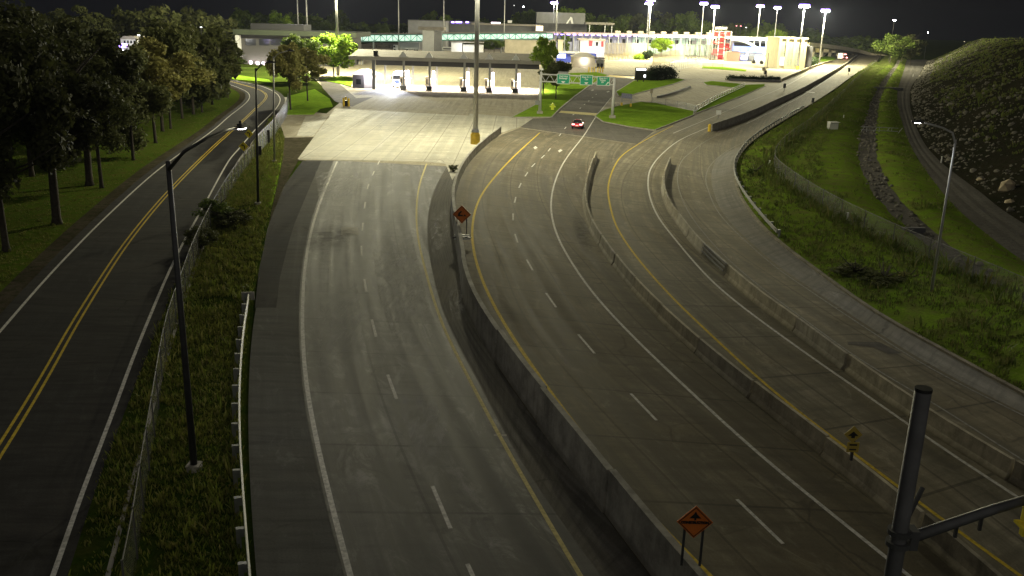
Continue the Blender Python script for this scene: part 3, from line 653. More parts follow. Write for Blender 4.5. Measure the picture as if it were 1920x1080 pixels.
B2 = [(1112,297),(1099,335),(1091,371),(1093,398),(1107,438),(1132,477),(1148,502),(1190,554),(1262,628),(1352,708),(1452,790),(1562,876),(1682,975),(1810,1090),(1950,1220)]
B3 = [(1252,308),(1241,335),(1239,362),(1250,396),(1267,418),(1292,454),(1317,482),(1353,515),(1394,554),(1480,618),(1600,712),(1750,818),(1922,925),(2150,1060)]
B4 = [(1333,247),(1400,222.5),(1450,199),(1500,175),(1550,146),(1590,119.5),(1607,104)]
b2, b3, b4 = rs(B2, 1.5, 6), rs(B3, 1.5, 6), rs(B4, 2, 6)
barrier('median_barrier', 'curved concrete barrier between the dashed inbound road and the yellow lined lane', b2, JER, 6, MAT['barrier'])
barrier('median_barrier', 'curved concrete barrier with steel rails fixed on its side, nearest the grass bank', b3, JER, 6, MAT['barrier'])
barrier('median_barrier', 'long dark barrier along the far highway with a yellow marked end', b4, [(-.3,0),(-.14,.3),(-.1,1.3),(.1,1.3),(.14,.3),(.3,0)], 18, MAT['wall'])
mb = MB(); p = G(1330,246.5); mb.cyl(p, p+Vector((0,0,1.1)), .32, .30, 12); mb.cyl(p+Vector((0,0,1.1)), p+Vector((0,0,1.25)), .30, .1, 12)
tag(mb.build('marker_drum', MAT['ypole'], smooth=False), 'yellow drum marking the near end of the dark far barrier', 'drum')
# steel rails fixed to barrier three
t = thing('steel_rails', 'three pale steel rails stacked against the curved concrete barrier', 'rails', G(1318,480))
seg = [p for p in b3 if 470 < 999 and G(1314,474).y >= p.y >= G(1358,519).y]
for k in range(3):
    w = [p + norms(seg)[i]*(.08-.08*k) + Vector((0,0,.42+.26*k)) for i, p in enumerate(seg)]
    mb = sweep(w, [(-.06,-.07),(-.10,0),(-.06,.07),(.0,.07),(.0,-.07)]); mb.build('rail', MAT['rail'], t)
def guardrail(label, path, posts_every=2.0, side=1, name='guardrail', h=.75, mat=None, group=None):
    if path[0].y > path[-1].y: path = path[::-1]
    t = thing(name, label, 'guardrail', path[0])
    prof = [(0,-.16),(.06,-.12),(.06,-.04),(.0,0),(.06,.04),(.06,.12),(0,.16),(-.02,.16),(-.02,-.16)]
    sweep([p+Vector((0,0,h-.16)) for p in path], prof).build('rail', mat or MAT['rail'], t)
    n = max(2, int(plen(path)/posts_every)); q = resample(path, n=n); N = norms(q)
    for i, p in enumerate(q):
        c = p + N[i]*(-.22*side); mb = MB(); mb.box((c.x, c.y, h/2), (.16,.16,h), math.atan2(N[i].y, N[i].x)); mb.box((p.x+N[i].x*-.1*side, p.y+N[i].y*-.1*side, h-.16), (.12,.16,.3), math.atan2(N[i].y, N[i].x))
        mb.build('post', MAT['galv'], t)
    return t
gl = rs([(467,572),(457,640),(452,700),(449,770),(450,840),(454,920),(460,1000),(466,1080),(474,1170)], 1.0, 6)
guardrail('steel guardrail along the dark shoulder beside the weedy grass verge', gl, 1.9, 1)
gr2 = rs([(1455,446),(1425,412),(1395,372),(1378,340),(1375,318),(1380,300),(1402,270),(1442,241),(1505,204)], 1.0, 6)
guardrail('curved steel guardrail on the outer edge of the highway bend below the bank', gr2, 3.0, -1)
mb = MB(); p = G(466,571); mb.box(p+Vector((0,0,.55)), (.75,.12,.5), .2); mb.box(p+Vector((-.1,0,.25)), (.15,.15,.5))
tag(mb.build('rail_end_block', MAT['wall']), 'grey end block at the head of the shoulder guardrail', 'block')
def fence(name, label, path, h, every, wire, post=.04, cat='fence', pm=None, mesh=True, zoff=0):
    t = thing(name, label, cat, path[0]); mb = MB(); uv = []; s = 0
    for i, p in enumerate(path):
        if i: s += (p-path[i-1]).length
        mb.v += [(p.x,p.y,p.z+.03+zoff),(p.x,p.y,p.z+h+zoff)]; uv += [(s,0),(s,h)]
    mb.f = [(2*i,2*i+2,2*i+3,2*i+1) for i in range(len(path)-1)]; mb.uv = uv
    if mesh: mb.build('mesh_panel', wire, t)
    mb = MB(); mb.tube([p+Vector((0,0,h+zoff)) for p in path], .022, 6); mb.build('top_rail', pm or MAT['galv'], t)
    n = max(2, int(plen(path)/every)+1); n = min(n, 100)
    for p in resample(path, n=n):
        mb = MB(); mb.cyl(p+Vector((0,0,-.05)), p+Vector((0,0,h+.06+zoff)), post, post, 8); mb.build('post', pm or MAT['galv'], t)
    return t
fl = rs([(240,1160),(252,1112),(271,950),(283,882),(292,815),(316,660),(340,580),(366,500),(396,430),(426,372),(456,325),(478,298)], 1.2, 5)
fence('chain_link_fence', 'dark chain link fence running down the weedy verge by the park road', fl, 1.9, 3.0, MAT['wire2'], .035, pm=MAT['post_dk'])
fl2 = rs([(484,292),(505,268),(519,250),(532,226),(538,216),(541,200)], 1.0, 4)
fence('chain_link_fence', 'pale silver chain link fence beside the concrete apron driveway', fl2, 2.5, 2.6, MAT['wire'], .06)
for (bx, by, hh, lab) in ((503,271,1.9,'dark gate panel leaning at the near end of the silver fence'),(487,296,1.4,'dark bin shaped box at the foot of the silver fence')):
    mb = MB(); p = G(bx, by); mb.box(p+Vector((0,0,hh/2)), (.5,.35,hh), .4); mb.box(p+Vector((0,0,hh+.04)), (.6,.42,.08), .4); mb.box(p+Vector((.1,-.1,.1)), (.7,.5,.2), .4)
    tag(mb.build('fence_box', MAT['black'], bevel=.03), lab, 'box')
FR = [(2150,720),(1920,603),(1756,524),(1631,460),(1544,407),(1478,358),(1450,325),(1455,301),(1475,279),(1520,244),(1554,211),(1602,158),(1642,118)]
def bank_z(p):
    d = min(((a-p).length, i) for i, a in enumerate(a_))[1]
    best = min(range(12), key=lambda k: (a_[d].lerp(b_[d], k/12)-p).length); s = best/12
    return .03 + float(np.interp(s, [x[0] for x in PROF], [x[1] for x in PROF]))
fr = [Vector((p.x, p.y, bank_z(p))) for p in rs(FR, 1.5, 4)]
for _ in range(10): fr = [fr[0]] + [Vector((b.x, b.y, (a.z+b.z*2+c.z)/4)) for a, b, c in zip(fr, fr[1:], fr[2:])] + [fr[-1]]
fence('chain_link_fence', 'long weathered chain link fence along the grass bank above the ditch', fr, 1.8, 3.5, MAT['wire2'], .035, pm=MAT['post_dk'])

# ------------------------------------------------------------------ lamp posts and high masts
def arm_post(name, label, base, top, arm, headdir, lit=None, r=(.13,.08), mat=None, group='street lamp posts', lampw=0, bolts=True, lcol=(1,.95,.85)):
    t = thing(name, label, 'street lamp', base, group=group); m = mat or MAT['galv_pole']
    MB().tube([base, base.lerp(top, .5), top], [r[0], (r[0]+r[1])/2, r[1]], 10).build('pole', m, t, smooth=True)
    b = MB(); b.cyl(base+Vector((0,0,-.05)), base+Vector((0,0,.28)), .34, .3, 12); b.box(base+Vector((0,0,.32)), (.5,.5,.06)); b.build('base', MAT['kerb'], t)
    MB().tube(arm, [.075]+[.06]*(len(arm)-2)+[.05], 8).build('arm', m, t, smooth=True)
    e = Vector(arm[-1]); d = (e-Vector(arm[-2])); d.z = 0; d.normalize(); ang = math.atan2(d.y, d.x)
    h = MB(); c = e + d*.32
    h.box(c, (.75,.3,.12), ang); h.box(c+d*-.05+Vector((0,0,.09)), (.4,.2,.08), ang); h.cyl(c+d*-.15+Vector((0,0,.12)), c+d*-.15+Vector((0,0,.24)), .05, .05, 8)
    hd = h.build('lamp_head', MAT['dark'], t, bevel=.03)
    l = MB(); l.box(c+Vector((0,0,-.075)), (.34,.2,.03), ang); l.build('lens', MAT['led'] if lit else MAT['wsign'], hd)
    if lampw: lamp('lamp_light', c+Vector((0,0,-.3)), lampw, lcol, .12, t, spot=150, aim=c+Vector((0,0,-5)))
    return t
b = G(365,885); tp = AT(315,302,b.y); z1 = tp.z+.9
arm_post('street_lamp', 'tall dark street lamp with a long curved arm, standing nearest in the weedy verge', b, tp,
         [tp+Vector((0,0,-.3)), G(345,284,z1-.35), G(385,261,z1-.1), G(420,246,z1), G(447,239,z1)], None, True, (.14,.09), MAT['dark'], lampw=350)
for (bx,by,tx,ty,ar,lab) in ((484,386,479.5,128,[(490,122),(502,116.5)],'slim dark street lamp in the verge beside the gate panel'),(514.5,306,512.5,106,[(522,100),(540,95)],'slim street lamp with steel sheen, standing beside the apron driveway')):
    b = G(bx,by); tp = AT(tx,ty,b.y); z1 = tp.z+.5
    arm_post('street_lamp', lab, b, tp, [tp+Vector((0,0,-.2))]+[AT(x,y,b.y+.2+.3*i) for i,(x,y) in enumerate(ar)], None, False, (.13,.08), MAT['dark'] if bx < 500 else MAT['galv_pole'])
b = G(1743,567); tp = AT(1792,262,b.y); z1 = tp.z+.8
arm_post('street_lamp', 'leaning looking steel street lamp on the grass bank with its lit arm over the ditch', b, tp,
         [tp+Vector((0,0,-.2)), AT(1786,249,b.y+.3), AT(1768,240,b.y+.5), AT(1748,234,b.y+.8), AT(1731,229,b.y+1)], None, True, (.10,.065), lampw=300, lcol=(.9,.95,1))
b = Vector((47, 44, .2)); tp = b+Vector((0,0,12))
arm_post('street_lamp', 'steel street lamp on the bank outside the picture', b, tp, [tp, tp+Vector((-.8,.1,.5)), tp+Vector((-2.4,.2,.8))], None, True, lampw=4200)

def high_mast(label, base, H, lit=True, r=(.42,.16), power=0, lum=8, rr=1.4, drum=False, color=(1., .94, .61), lit_mat='led'):
    t = thing('high_mast', label, 'light mast', base, group='high mast lights')
    base = Vector(base)
    MB().tube([base+Vector((0,0,-.1)), base+Vector((0,0,H*.5)), base+Vector((0,0,H))], [r[0], (r[0]+r[1])/2, r[1]], 12).build('pole', MAT['galv_pole'], t, smooth=True)
    c = base+Vector((0,0,H-.2))
    g = MB()
    g.tube([c+Vector((rr*math.cos(a), rr*math.sin(a), 0)) for a in [2*math.pi*k/16 for k in range(17)]], .06, 6)
    for k in range(4): a = math.pi/2*k; g.cyl(c, c+Vector((rr*math.cos(a), rr*math.sin(a), 0)), .05, .05, 6)
    g.cyl(c+Vector((0,0,-.3)), c+Vector((0,0,.5)), .3, .2, 10); g.build('ring', MAT['dark'], t)
    for k in range(lum):
        a = 2*math.pi*k/lum; q = c+Vector(((rr+.25)*math.cos(a), (rr+.25)*math.sin(a), -.1)); h = MB()
        h.cyl(q+Vector((0,0,.0)), q+Vector((0,0,.3)), .34, .16, 10); hd = h.build('luminaire', MAT['dark'], t)
        l = MB(); l.cyl(q+Vector((0,0,-.5)), q+Vector((0,0,.35)), .74, .5, 12); l.build('fringe_glow', MAT['violet'] if lit else MAT['wsign'], hd)  # glowing ring stands in for the violet camera-lens fringe round the lamp
        l = MB(); l.cyl(q+Vector((0,0,-1.0)), q+Vector((0,0,-.51)), .4, .66, 10)
        l.build('lens', MAT[lit_mat] if lit else MAT['wsign'], hd)
    if drum:
        d = MB(); d.cyl(base, base+Vector((0,0,1.45)), .68, .68, 16); d.cyl(base+Vector((0,0,1.45)), base+Vector((0,0,1.7)), .6, .5, 16); d.build('base_drum', MAT['ypole'], t)
        d = MB(); d.cyl(base+Vector((0,0,1.7)), base+Vector((0,0,2.1)), .6, .5, 12); d.build('base_collar', MAT['galv'], t)
    if power:
        lamp('mast_light', c+Vector((0,0,-1.7)), power, color, .8, t)
    return t
def hor(px): return 40.6 + .0279*(px-960)
high_mast('thick high mast with a yellow drum at its foot behind the curved wall', G(891,270), 31, True, (.36,.27), 90000, drum=True)
high_mast('tall bright mast rising through the vivid green tree left of the toll canopy', G(634,142), 33, True, (.5,.22), 520000)
def mast_at(label, px, row_top, Y, px_base, H=None, **k):
    tp = AT(px, row_top, Y); return high_mast(label, (AT(px_base, row_top+60, Y).x, Y, 0), tp.z, **k)
mast_at('thin mast with its lamps cut off above, over the left dark penthouse', 556, -60, 420, 557)
mast_at('second thin mast over the left dark penthouse, a little taller looking', 572, -60, 380, 574)
mast_at('thin distant mast above the teal lit bridge left of the grey block', 746, -50, 480, 747)
mast_at('thin distant mast rising behind the flat grey block', 831, -45, 520, 832)
mast_at('thin distant mast above the long dark roof', 945, -40, 540, 946)
mast_at('far mast with violet lamps just above the big dark hall', 1037, 3, 640, 1037, lum=10, rr=1.6)
mast_at('tall mast standing in front of the big dark hall beside the two slim trees', 1047, -40, 400, 1044, power=150000)
mast_at('rear mast of the close pair above the violet canopy', 1216.5, 4, 560, 1213)
mast_at('front mast of the close pair above the violet canopy', 1221, -4, 480, 1217, power=430000, color=(1,.93,.58))
mast_at('mast with lamps right of the tall lit tree behind the canopy', 1319, 4, 540, 1315)
mast_at('mast just left of the red framed tower', 1339, 10, 505, 1336, power=340000, color=(1,.93,.58))
mast_at('mast over the left half of the blue glass hall', 1424, 9, 560, 1420, lum=10, rr=1.5, power=240000)
mast_at('smaller looking mast over the right half of the blue glass hall', 1455, 12, 600, 1452)
high_mast('large bright mast in front of the cream arched building', G(1495,131), AT(1505,8,G(1495,131).y).z, True, (.45,.2), 310000, lum=10, rr=1.5, drum=True)
mast_at('mast beside the far highway beyond the cream arched building', 1549, 17, 470, 1541, power=550000)

# ------------------------------------------------------------------ signs by the near roads
def diamond(o, s, u=(1,0,0), w=(0,0,1), d=(0,.03,0)):
    return MB().extr([(0,-s),(s,0),(0,s),(-s,0)], o, u, w, d)
# construction sign near
b1, b2_ = G(1287,1052,2.05), G(1316,1066,2.05)
def work_sign(label, cx, cy, Y, s, posts, zb, name='warning_sign', arrow=True, words=None, lamps=None):
    c = AT(cx, cy, Y); t = thing(name, label, 'warning sign', (c.x, Y, zb), group='orange roadwork signs')
    pn = diamond(c, s).build('panel', MAT['orange'], t)
    e = s*.92; k = s*.86
    MB().extr([(0,-e),(e,0),(0,e),(-e,0),(-k,0),(0,k),(k,0),(0,-k),(-k,0),(-e,0)], c+Vector((0,-.012,0)), (1,0,0), (0,0,1), (0,.006,0)).build('border', MAT['black'], pn)
    if words:
        text_mb(words, s*.195, c+Vector((0,-.012,-.02*s)), (1,0,0), (0,0,1), (0,-1,0), .008).build('lettering', MAT['black'], pn)
        MB().extr([(-s*.33,s*.24),(-s*.05,s*.24),(-s*.05,s*.12),(s*.05,s*.12),(s*.05,s*.24),(s*.33,s*.24),(s*.1,s*.48),(0,s*.66),(-s*.1,s*.48)], c+Vector((0,-.012,0)), (1,0,0), (0,0,1), (0,.006,0)).build('symbol', MAT['black'], pn)
    else:
        g = MB()
        g.extr([(-s*.45,-s*.2),(-s*.38,s*.12),(-s*.1,s*.4),(s*.02,s*.3),(-s*.2,s*.05),(-s*.15,-s*.05),(s*.1,-s*.05),(s*.12,-s*.2)], c+Vector((0,-.012,0)), (1,0,0), (0,0,1), (0,.006,0))
        g.extr([(s*.14,-s*.2),(s*.3,s*.02),(s*.5,-s*.2)], c+Vector((0,-.012,0)), (1,0,0), (0,0,1), (0,.006,0)); g.build('symbol', MAT['black'], pn)
    for dx in posts:
        MB().box((c.x+dx, Y+.05, (zb+c.z+.1*s)/2), (.07,.06,c.z+.1*s-zb)).build('post', MAT['dark'], t)
    return t, c
Y1 = G(1301,1060,1.75).y
work_sign('large orange CONSTRUCTION diamond sign on two legs clamped on the near wall', 1303, 979, Y1, .53, (-.27,.27), AT(1300,1062,Y1).z, words='CONSTRUCTION')
Y2 = G(866,462).y
tw, c = work_sign('small rust red digging symbol diamond sign with barrier lamps at its feet', 866, 402, Y2, .72, (-.38,.38), .6)
for k in range(2):
    for j in range(2):
        l = MB(); q = AT(859+14*j, 441.5+6.5*k, Y2-.2); l.box(q, (.62,.12,.13)); l.build('reflector', MAT['led'] if False else MAT['wsign'], tw)
b = MB(); q = AT(866, 445, Y2-.1); b.box(q, (1.5,.08,.09)); b.build('crossbar', MAT['black'], tw)
# yellow curve signs by the park road
for (cx, cy, bx, by, lab) in ((466.5,251,468,276,'yellow diamond curve arrow sign on its own post, the higher of two'),(456.5,274.5,459,300,'yellow diamond bend sign, the lower of two beside the fence')):
    Y = G(bx,by).y; c = AT(cx, cy, Y); t = thing('curve_sign', lab, 'road sign', (c.x, Y, 0), group='yellow curve signs')
    pn = diamond(c, .58).build('panel', MAT['ysign'], t)
    g = MB(); s = .6
    g.extr([(s*.1,-s*.5),(s*.1,-.05),(s*.02,s*.12),(-s*.18,s*.16),(-s*.18,s*.02),(-s*.5,s*.26),(-s*.18,s*.5),(-s*.18,s*.36),(s*.12,s*.32),(s*.3,s*.05),(s*.3,-s*.5)], c+Vector((0,-.015,0)), (1,0,0), (0,0,1), (0,.01,0)); g.build('arrow', MAT['black'], pn)
    MB().box((c.x, Y+.06, (c.z+.2)/2), (.09,.07,c.z+.2)).build('post', MAT['dark'], t)
# exit advisory sign on barrier two
b = G(1597,860,1.0); Y = b.y
t = thing('advisory_sign', 'dull yellow arrow sign with a small plate below on a short post on the barrier', 'road sign', (b.x, Y, .9))
c = AT(1600,815,Y)
pn = diamond(c, .36).build('panel', MAT['faded'], t); pn['label'] = 'faded yellow diamond with a black arrow head'
MB().extr([(-.2,-.03),(-.07,-.03),(-.07,-.12),(.07,-.12),(.07,-.03),(.2,-.03),(0,.16)], c+Vector((0,-.015,-.02)), (1,0,0), (0,0,1), (0,.01,0)).build('arrow', MAT['black'], pn)
c2 = AT(1599,838,Y); pl = MB().box(c2+Vector((0,-.01,0)), (.46,.03,.42)).build('plate', MAT['faded'], t)
g = MB(); g.box(c2+Vector((0,-.03,.1)), (.3,.01,.07)); g.box(c2+Vector((0,-.03,-.1)), (.27,.01,.06)); g.build('bars', MAT['black'], pl)
MB().box((b.x, Y+.06, (c.z+.2+.9)/2), (.1,.08,c.z-.7)).build('post', MAT['dark'], t)
# dark mast with a side arm in the near right corner
Yp = 16.0; pb = AT(1673,1072,Yp); pt = AT(1733,731,Yp); xx = (pb.x+pt.x)/2
t = thing('cantilever_mast', 'dark steel mast with a long side arm in the near right corner', 'mast', (xx, Yp, 0))
MB().tube([(xx,Yp,0),(xx,Yp,pt.z)], [.17,.155], 20).build('pole', MAT['mast'], t, smooth=True)
MB().cyl((xx,Yp,pt.z-.02), (xx,Yp,pt.z+.04), .165, .16, 20).build('cap', MAT['black'], t)
fz = AT(1690,1010,Yp).z
cl = MB()
for dz in (.16,-.1): cl.cyl((xx,Yp,fz+dz-.05), (xx,Yp,fz+dz+.05), .235, .235, 20)
cl.box((xx+.26,Yp,fz+.03), (.16,.3,.42)); cl.build('clamp', MAT['mast'], t)
aend = G(2010, 912, fz+.35); a0 = Vector((xx+.25,Yp,fz+.03))
MB().tube([a0, a0.lerp(aend, .5)+Vector((0,0,.05)), aend], [.115,.105,.10], 14).build('arm', MAT['mast'], t, smooth=True)
for f_, dz in ((.27,-.3),(.42,-.34)):
    q = a0.lerp(aend, f_); MB().box(q+Vector((0,0,dz*.6)), (.06,.06,.3)).build('bracket', MAT['dark'], t)
st = MB(); st.cyl((xx+.1,Yp-.05,fz+.55), (xx+.48,Yp+.35,fz+.95), .05, .05, 8); st.build('bracket', MAT['dark'], t)
q = a0.lerp(aend, .72)
s = thing('flasher_signal', 'yellow signal housing hung on the side arm of the dark mast', 'signal', q)
hb_ = MB(); hb_.box(q+Vector((0,-.2,-.12)), (.36,.26,.62)); hb_.build('housing', MAT['ysign'], s, bevel=.04)
v = MB(); v.box(q+Vector((-.02,-.2,-.5)), (.46,.4,.05)); v.box(q+Vector((-.1,-.2,-.62)), (.14,.14,.22)); v.build('visor', MAT['ysign'], s)
v = MB(); v.cyl(q+Vector((0,-.34,.02)), q+Vector((0,-.37,.02)), .11, .11, 14); v.build('lens', MAT['black'], s)
v = MB(); v.box(q+Vector((-.3,-.05,-.05)), (.5,.05,.05)); v.build('mount', MAT['dark'], s)

# ------------------------------------------------------------------ sign gantry with three green panels
gl_, gr_ = G(1012,214), G(1148,222.5); gy = gl_.y
gd = (gr_-gl_); 
t = thing('sign_gantry', 'white steel sign gantry spanning the access road with yellow rails', 'gantry', gl_)
ztop = AT(1013,139,gy).z; zlow = AT(1013,152.5,gy).z
for bpos, zt in ((gl_, ztop+.4), (gr_, ztop-.1)):
    m_b = MB(); m_b.tube([bpos+Vector((0,0,-.1)), bpos+Vector((0,0,zt))], [.30,.24], 12); m_b.build('post', MAT['whitew'], t, smooth=True)
    m_b = MB(); m_b.box(bpos+Vector((0,0,.35)), (1.1,1.1,.5)); m_b.build('footing', MAT['kerb'], t)
def gpt(f, z): p = gl_.lerp(gr_, f); return Vector((p.x, p.y, z))
MB().cyl(gpt(0,ztop), gpt(1.0,ztop), .13, .13, 8).build('chord', MAT['whitew'], t)
MB().cyl(gpt(0,zlow), gpt(1.0,zlow), .13, .13, 8).build('chord', MAT['whitew'], t)
br = MB(); n = 16
for i in range(n): br.cyl(gpt(i/n, zlow if i%2 else ztop), gpt((i+1)/n, ztop if i%2 else zlow), .06, .06, 6)
br.build('lattice', MAT['whitew'], t)
bx_ = MB(); bx_.box(gl_+Vector((-.5,-.3,2.2)), (.9,.5,.8)); bx_.build('cabinet', MAT['galv'], t)
bx_ = MB(); bx_.cyl(gl_+Vector((0,0,ztop+.4)), gl_+Vector((0,0,ztop+1.4)), .05, .05, 6); bx_.box(gl_+Vector((.1,-.1,ztop+.9)), (.6,.3,.3)); bx_.build('camera_box', MAT['wsign'], t)
for (x0,x1,y0,y1,lines,arr,lab) in ((1044,1068.5,138.5,157.5,['Currency','Exchange'],'d','green overhead sign with a grey tab on top, left of three on the gantry'),
                             (1087.5,1111.5,140.5,159.5,['Duty Free','Car'],'d','green overhead sign reading Car above the stop bar, middle of three'),
                             (1119,1143.5,143.5,160.5,['Duty Free','Trucks','RV'],'r','green overhead sign reading Trucks with a slanted arrow, right of three')):
    Yg = gl_.lerp(gr_, ((x0+x1)/2-1012)/136).y - .35
    c = AT((x0+x1)/2, (y0+y1)/2, Yg); w_ = abs(AT(x1,y0,Yg).x-AT(x0,y0,Yg).x)/2; h_ = abs(AT(x0,y0,Yg).z-AT(x0,y1,Yg).z)/2
    s = thing('overhead_sign', lab, 'sign', c, group='green overhead signs')
    pn = MB().box(c, (2*w_, .1, 2*h_)).build('panel', MAT['gsign'], s)
    fr_ = MB(); e = .09
    for sg in (-1,1): fr_.box(c+Vector((0,-.055,sg*(h_-e/2))), (2*w_,.02,e)); fr_.box(c+Vector((sg*(w_-e/2),-.055,0)), (e,.02,2*h_-2*e))
    fr_.build('border', MAT['wsign'], pn)
    zz = h_*.55
    for L in lines:
        text_mb(L, h_*.46, c+Vector((-.1*w_ if arr=='r' and L!=lines[0] else 0,-.065,zz)), (1,0,0), (0,0,1), (0,-1,0), .012).build('lettering', MAT['wsign'], pn); zz -= h_*.42
    if arr == 'd': MB().extr([(-w_*.28,h_*.1),(w_*.28,h_*.1),(w_*.28,-.02),(0,-h_*.3),(-w_*.28,-.02)], c+Vector((0,-.065,-h_*.55)), (1,0,0), (0,0,1), (0,.01,0)).build('arrow', MAT['wsign'], pn)
    else: MB().extr([(-w_*.2,-h_*.3),(-w_*.06,-h_*.34),(w_*.22,h_*.1),(w_*.3,h_*.02),(w_*.3,h_*.36),(w_*.02,h_*.3),(w_*.1,h_*.2)], c+Vector((w_*.55,-.065,-h_*.5)), (1,0,0), (0,0,1), (0,.01,0)).build('arrow', MAT['wsign'], pn)
    if lines[0] == 'Currency': MB().box(c+Vector((-.05*w_,0,h_+.2)), (1.5*w_,.08,.42)).build('tab', MAT['galv'], s)
#@@OBJECTS2@@
# ------------------------------------------------------------------ red car
def loft(secs, n=12, pw=2.6):
    """secs (y, halfwidth, z0, z1) rounded-rectangle rings"""
    mb = MB(); 
    for y, hw, z0, z1 in secs:
        for k in range(n):
            a = 2*math.pi*(k+.5)/n; c, s = math.cos(a), math.sin(a)
            x = hw*math.copysign(abs(c)**(2/pw), c); z = (z0+z1)/2 + (z1-z0)/2*math.copysign(abs(s)**(2/pw), s)
            mb.v.append((x, y, z))
    m = len(secs)
    for i in range(m-1):
        for k in range(n): mb.f.append((i*n+k, i*n+(k+1)%n, (i+1)*n+(k+1)%n, (i+1)*n+k))
    mb.f.append(tuple(range(n-1,-1,-1))); mb.f.append(tuple((m-1)*n+k for k in range(n)))
    mb.f = [f[::-1] for f in mb.f]
    return mb
def wheel(t, x, y, r=.34, w=.22):
    wl = MB().cyl((x-w/2,y,r), (x+w/2,y,r), r, r, 18).build('wheel', MAT['rubber'], t)
    s = 1 if x > 0 else -1
    MB().cyl((x+s*(w/2-.01),y,r), (x+s*(w/2+.012),y,r), r*.62, r*.55, 14).build('rim', MAT['galv'], wl)
p = G(1083.5,240); d = (G(1116,198)-G(1083,243)).normalized()
car = thing('car', 'red sedan with lit tail lamps driving away over the dark asphalt patch', 'car', (p.x,p.y,.02), math.atan2(-d.x, d.y), local=True)
loft([(-2.28,.70,.42,.80),(-2.2,.86,.32,.92),(-1.9,.91,.25,.99),(-1.2,.93,.22,1.0),(0,.93,.22,.98),(1.0,.92,.22,.95),(1.7,.90,.24,.86),(2.15,.82,.30,.74),(2.28,.62,.38,.62)], 16, 3.2).build('body', MAT['car'], car, smooth=True)
loft([(-1.75,.66,.9,1.02),(-1.2,.70,.9,1.34),(-.75,.68,.9,1.43),(.2,.68,.9,1.44),(.75,.69,.9,1.30),(1.3,.72,.85,.95)], 16, 3).build('cabin', MAT['glass'], car, smooth=True)
MB().box((0,-.3,1.445), (1.02,1.2,.035)).build('roof', MAT['car'], car, bevel=.015)
for sx in (-1,1):
    wheel(car, sx*.82, -1.38); wheel(car, sx*.82, 1.38)
    MB().box((sx*.62,-2.27,.80), (.46,.10,.20)).build('tail_lamp', MAT['tail'], car, bevel=.02)
    MB().box((sx*.62,2.2,.62), (.36,.1,.12)).build('headlight', MAT['led'], car)
    MB().box((sx*1.0,.62,1.0), (.2,.12,.13)).build('mirror', MAT['car'], car, bevel=.02)
MB().box((0,-2.285,.62), (.5,.04,.14)).build('number_plate', MAT['wsign'], car)
MB().box((0,-2.27,.42), (1.4,.08,.16)).build('bumper', MAT['black'], car)
lamp('tail_light', (0,-2.6,.75), 25, (1,.1,.08), .15, car)

# ------------------------------------------------------------------ toll plaza
TY = G(860,172).y
def tx(px, row=150, Y=None): return AT(px, row, Y or TY).x
zf1 = AT(860,112.5,TY).z
x0, x1 = tx(656), tx(1012)
toll = thing('toll_canopy', 'long flat roofed toll canopy on columns with brightly lit lanes', 'toll canopy', ((x0+x1)/2, TY, 0))
r_ = MB(); r_.extr([(0,zf1),(.0,zf1+.25),(14,zf1+1.5),(28,zf1+.25),(28,zf1-.0)], (x0,TY-.3,0), (0,1,0), (0,0,1), (x1-x0,0,0)); r_.build('roof', MAT['roofg'], toll)
MB().bb((x0-.1,TY-.5,zf1-.55),(x1+.1,TY-.3,zf1+.3)).build('fascia', simple('fascia_metal', (.40,.38,.34), .6, .1, .1, .4), toll)
MB().bb((tx(704),TY+1.0,zf1-1.75),(x1-.2,TY+1.3,zf1-.56)).build('header_panel', MAT['dkgrey'], toll)
MB().bb((x0+.3,TY-.28,zf1-.12),(x1-.3,TY+27.5,zf1-.03)).build('soffit', MAT['whitew'], toll)
colpx = [700.5,757,805.5,870.5,918,967.5]
for i, cx in enumerate(colpx):
    X = tx(cx); w = .75 if i == 0 else .5
    MB().bb((X-w/2,TY-.05,0),(X+w/2,TY+.6,zf1-.56)).build('column', MAT['grey'] if i == 0 else MAT['galv_pole'], toll)
    MB().bb((X-.25,TY+20,0),(X+.25,TY+20.5,zf1-.13)).build('column', MAT['galv_pole'], toll)
    if i:
        c = Vector((X-.2, TY+.1, zf1+.3)); s = 1.0
        g = MB(); g.add([c+Vector(v) for v in ((-s,-.1,0),(s,-.1,0),(s,1.5,0),(-s,1.5,0),(0,.7,1.5))], [(0,1,4),(1,2,4),(2,3,4),(3,0,4),(3,2,1,0)]); g.build('roof_pyramid', MAT['wsign'], toll)
    else:
        MB().box((X+.5,TY+1.2,zf1+1.0), (1.1,.9,1.2)).build('roof_vent', MAT['black'], toll)
for j in range(12):      # downlights in the soffit
    X = x0 + (x1-x0)*(j+.5)/12
    for Yq in (TY+5, TY+14): MB().box((X,Yq,zf1-.16), (1.2,.5,.08)).build('downlight', MAT['led'], toll)
for j in range(6):
    X = x0 + (x1-x0)*(j+.6)/6.2
    d_ = bpy.data.lights.new('lane_light', 'AREA'); d_.spread = rad(115); d_.energy = 11000; d_.shape = 'RECTANGLE'; d_.size = 5; d_.size_y = 14; d_.color = (1.,.90,.78)
    o = bpy.data.objects.new('lane_light', d_); COL.objects.link(o); o.location = Vector((X, TY+9.0, zf1-.3)) - Vector(LOCS[toll.name]); o.parent = toll
proto = None
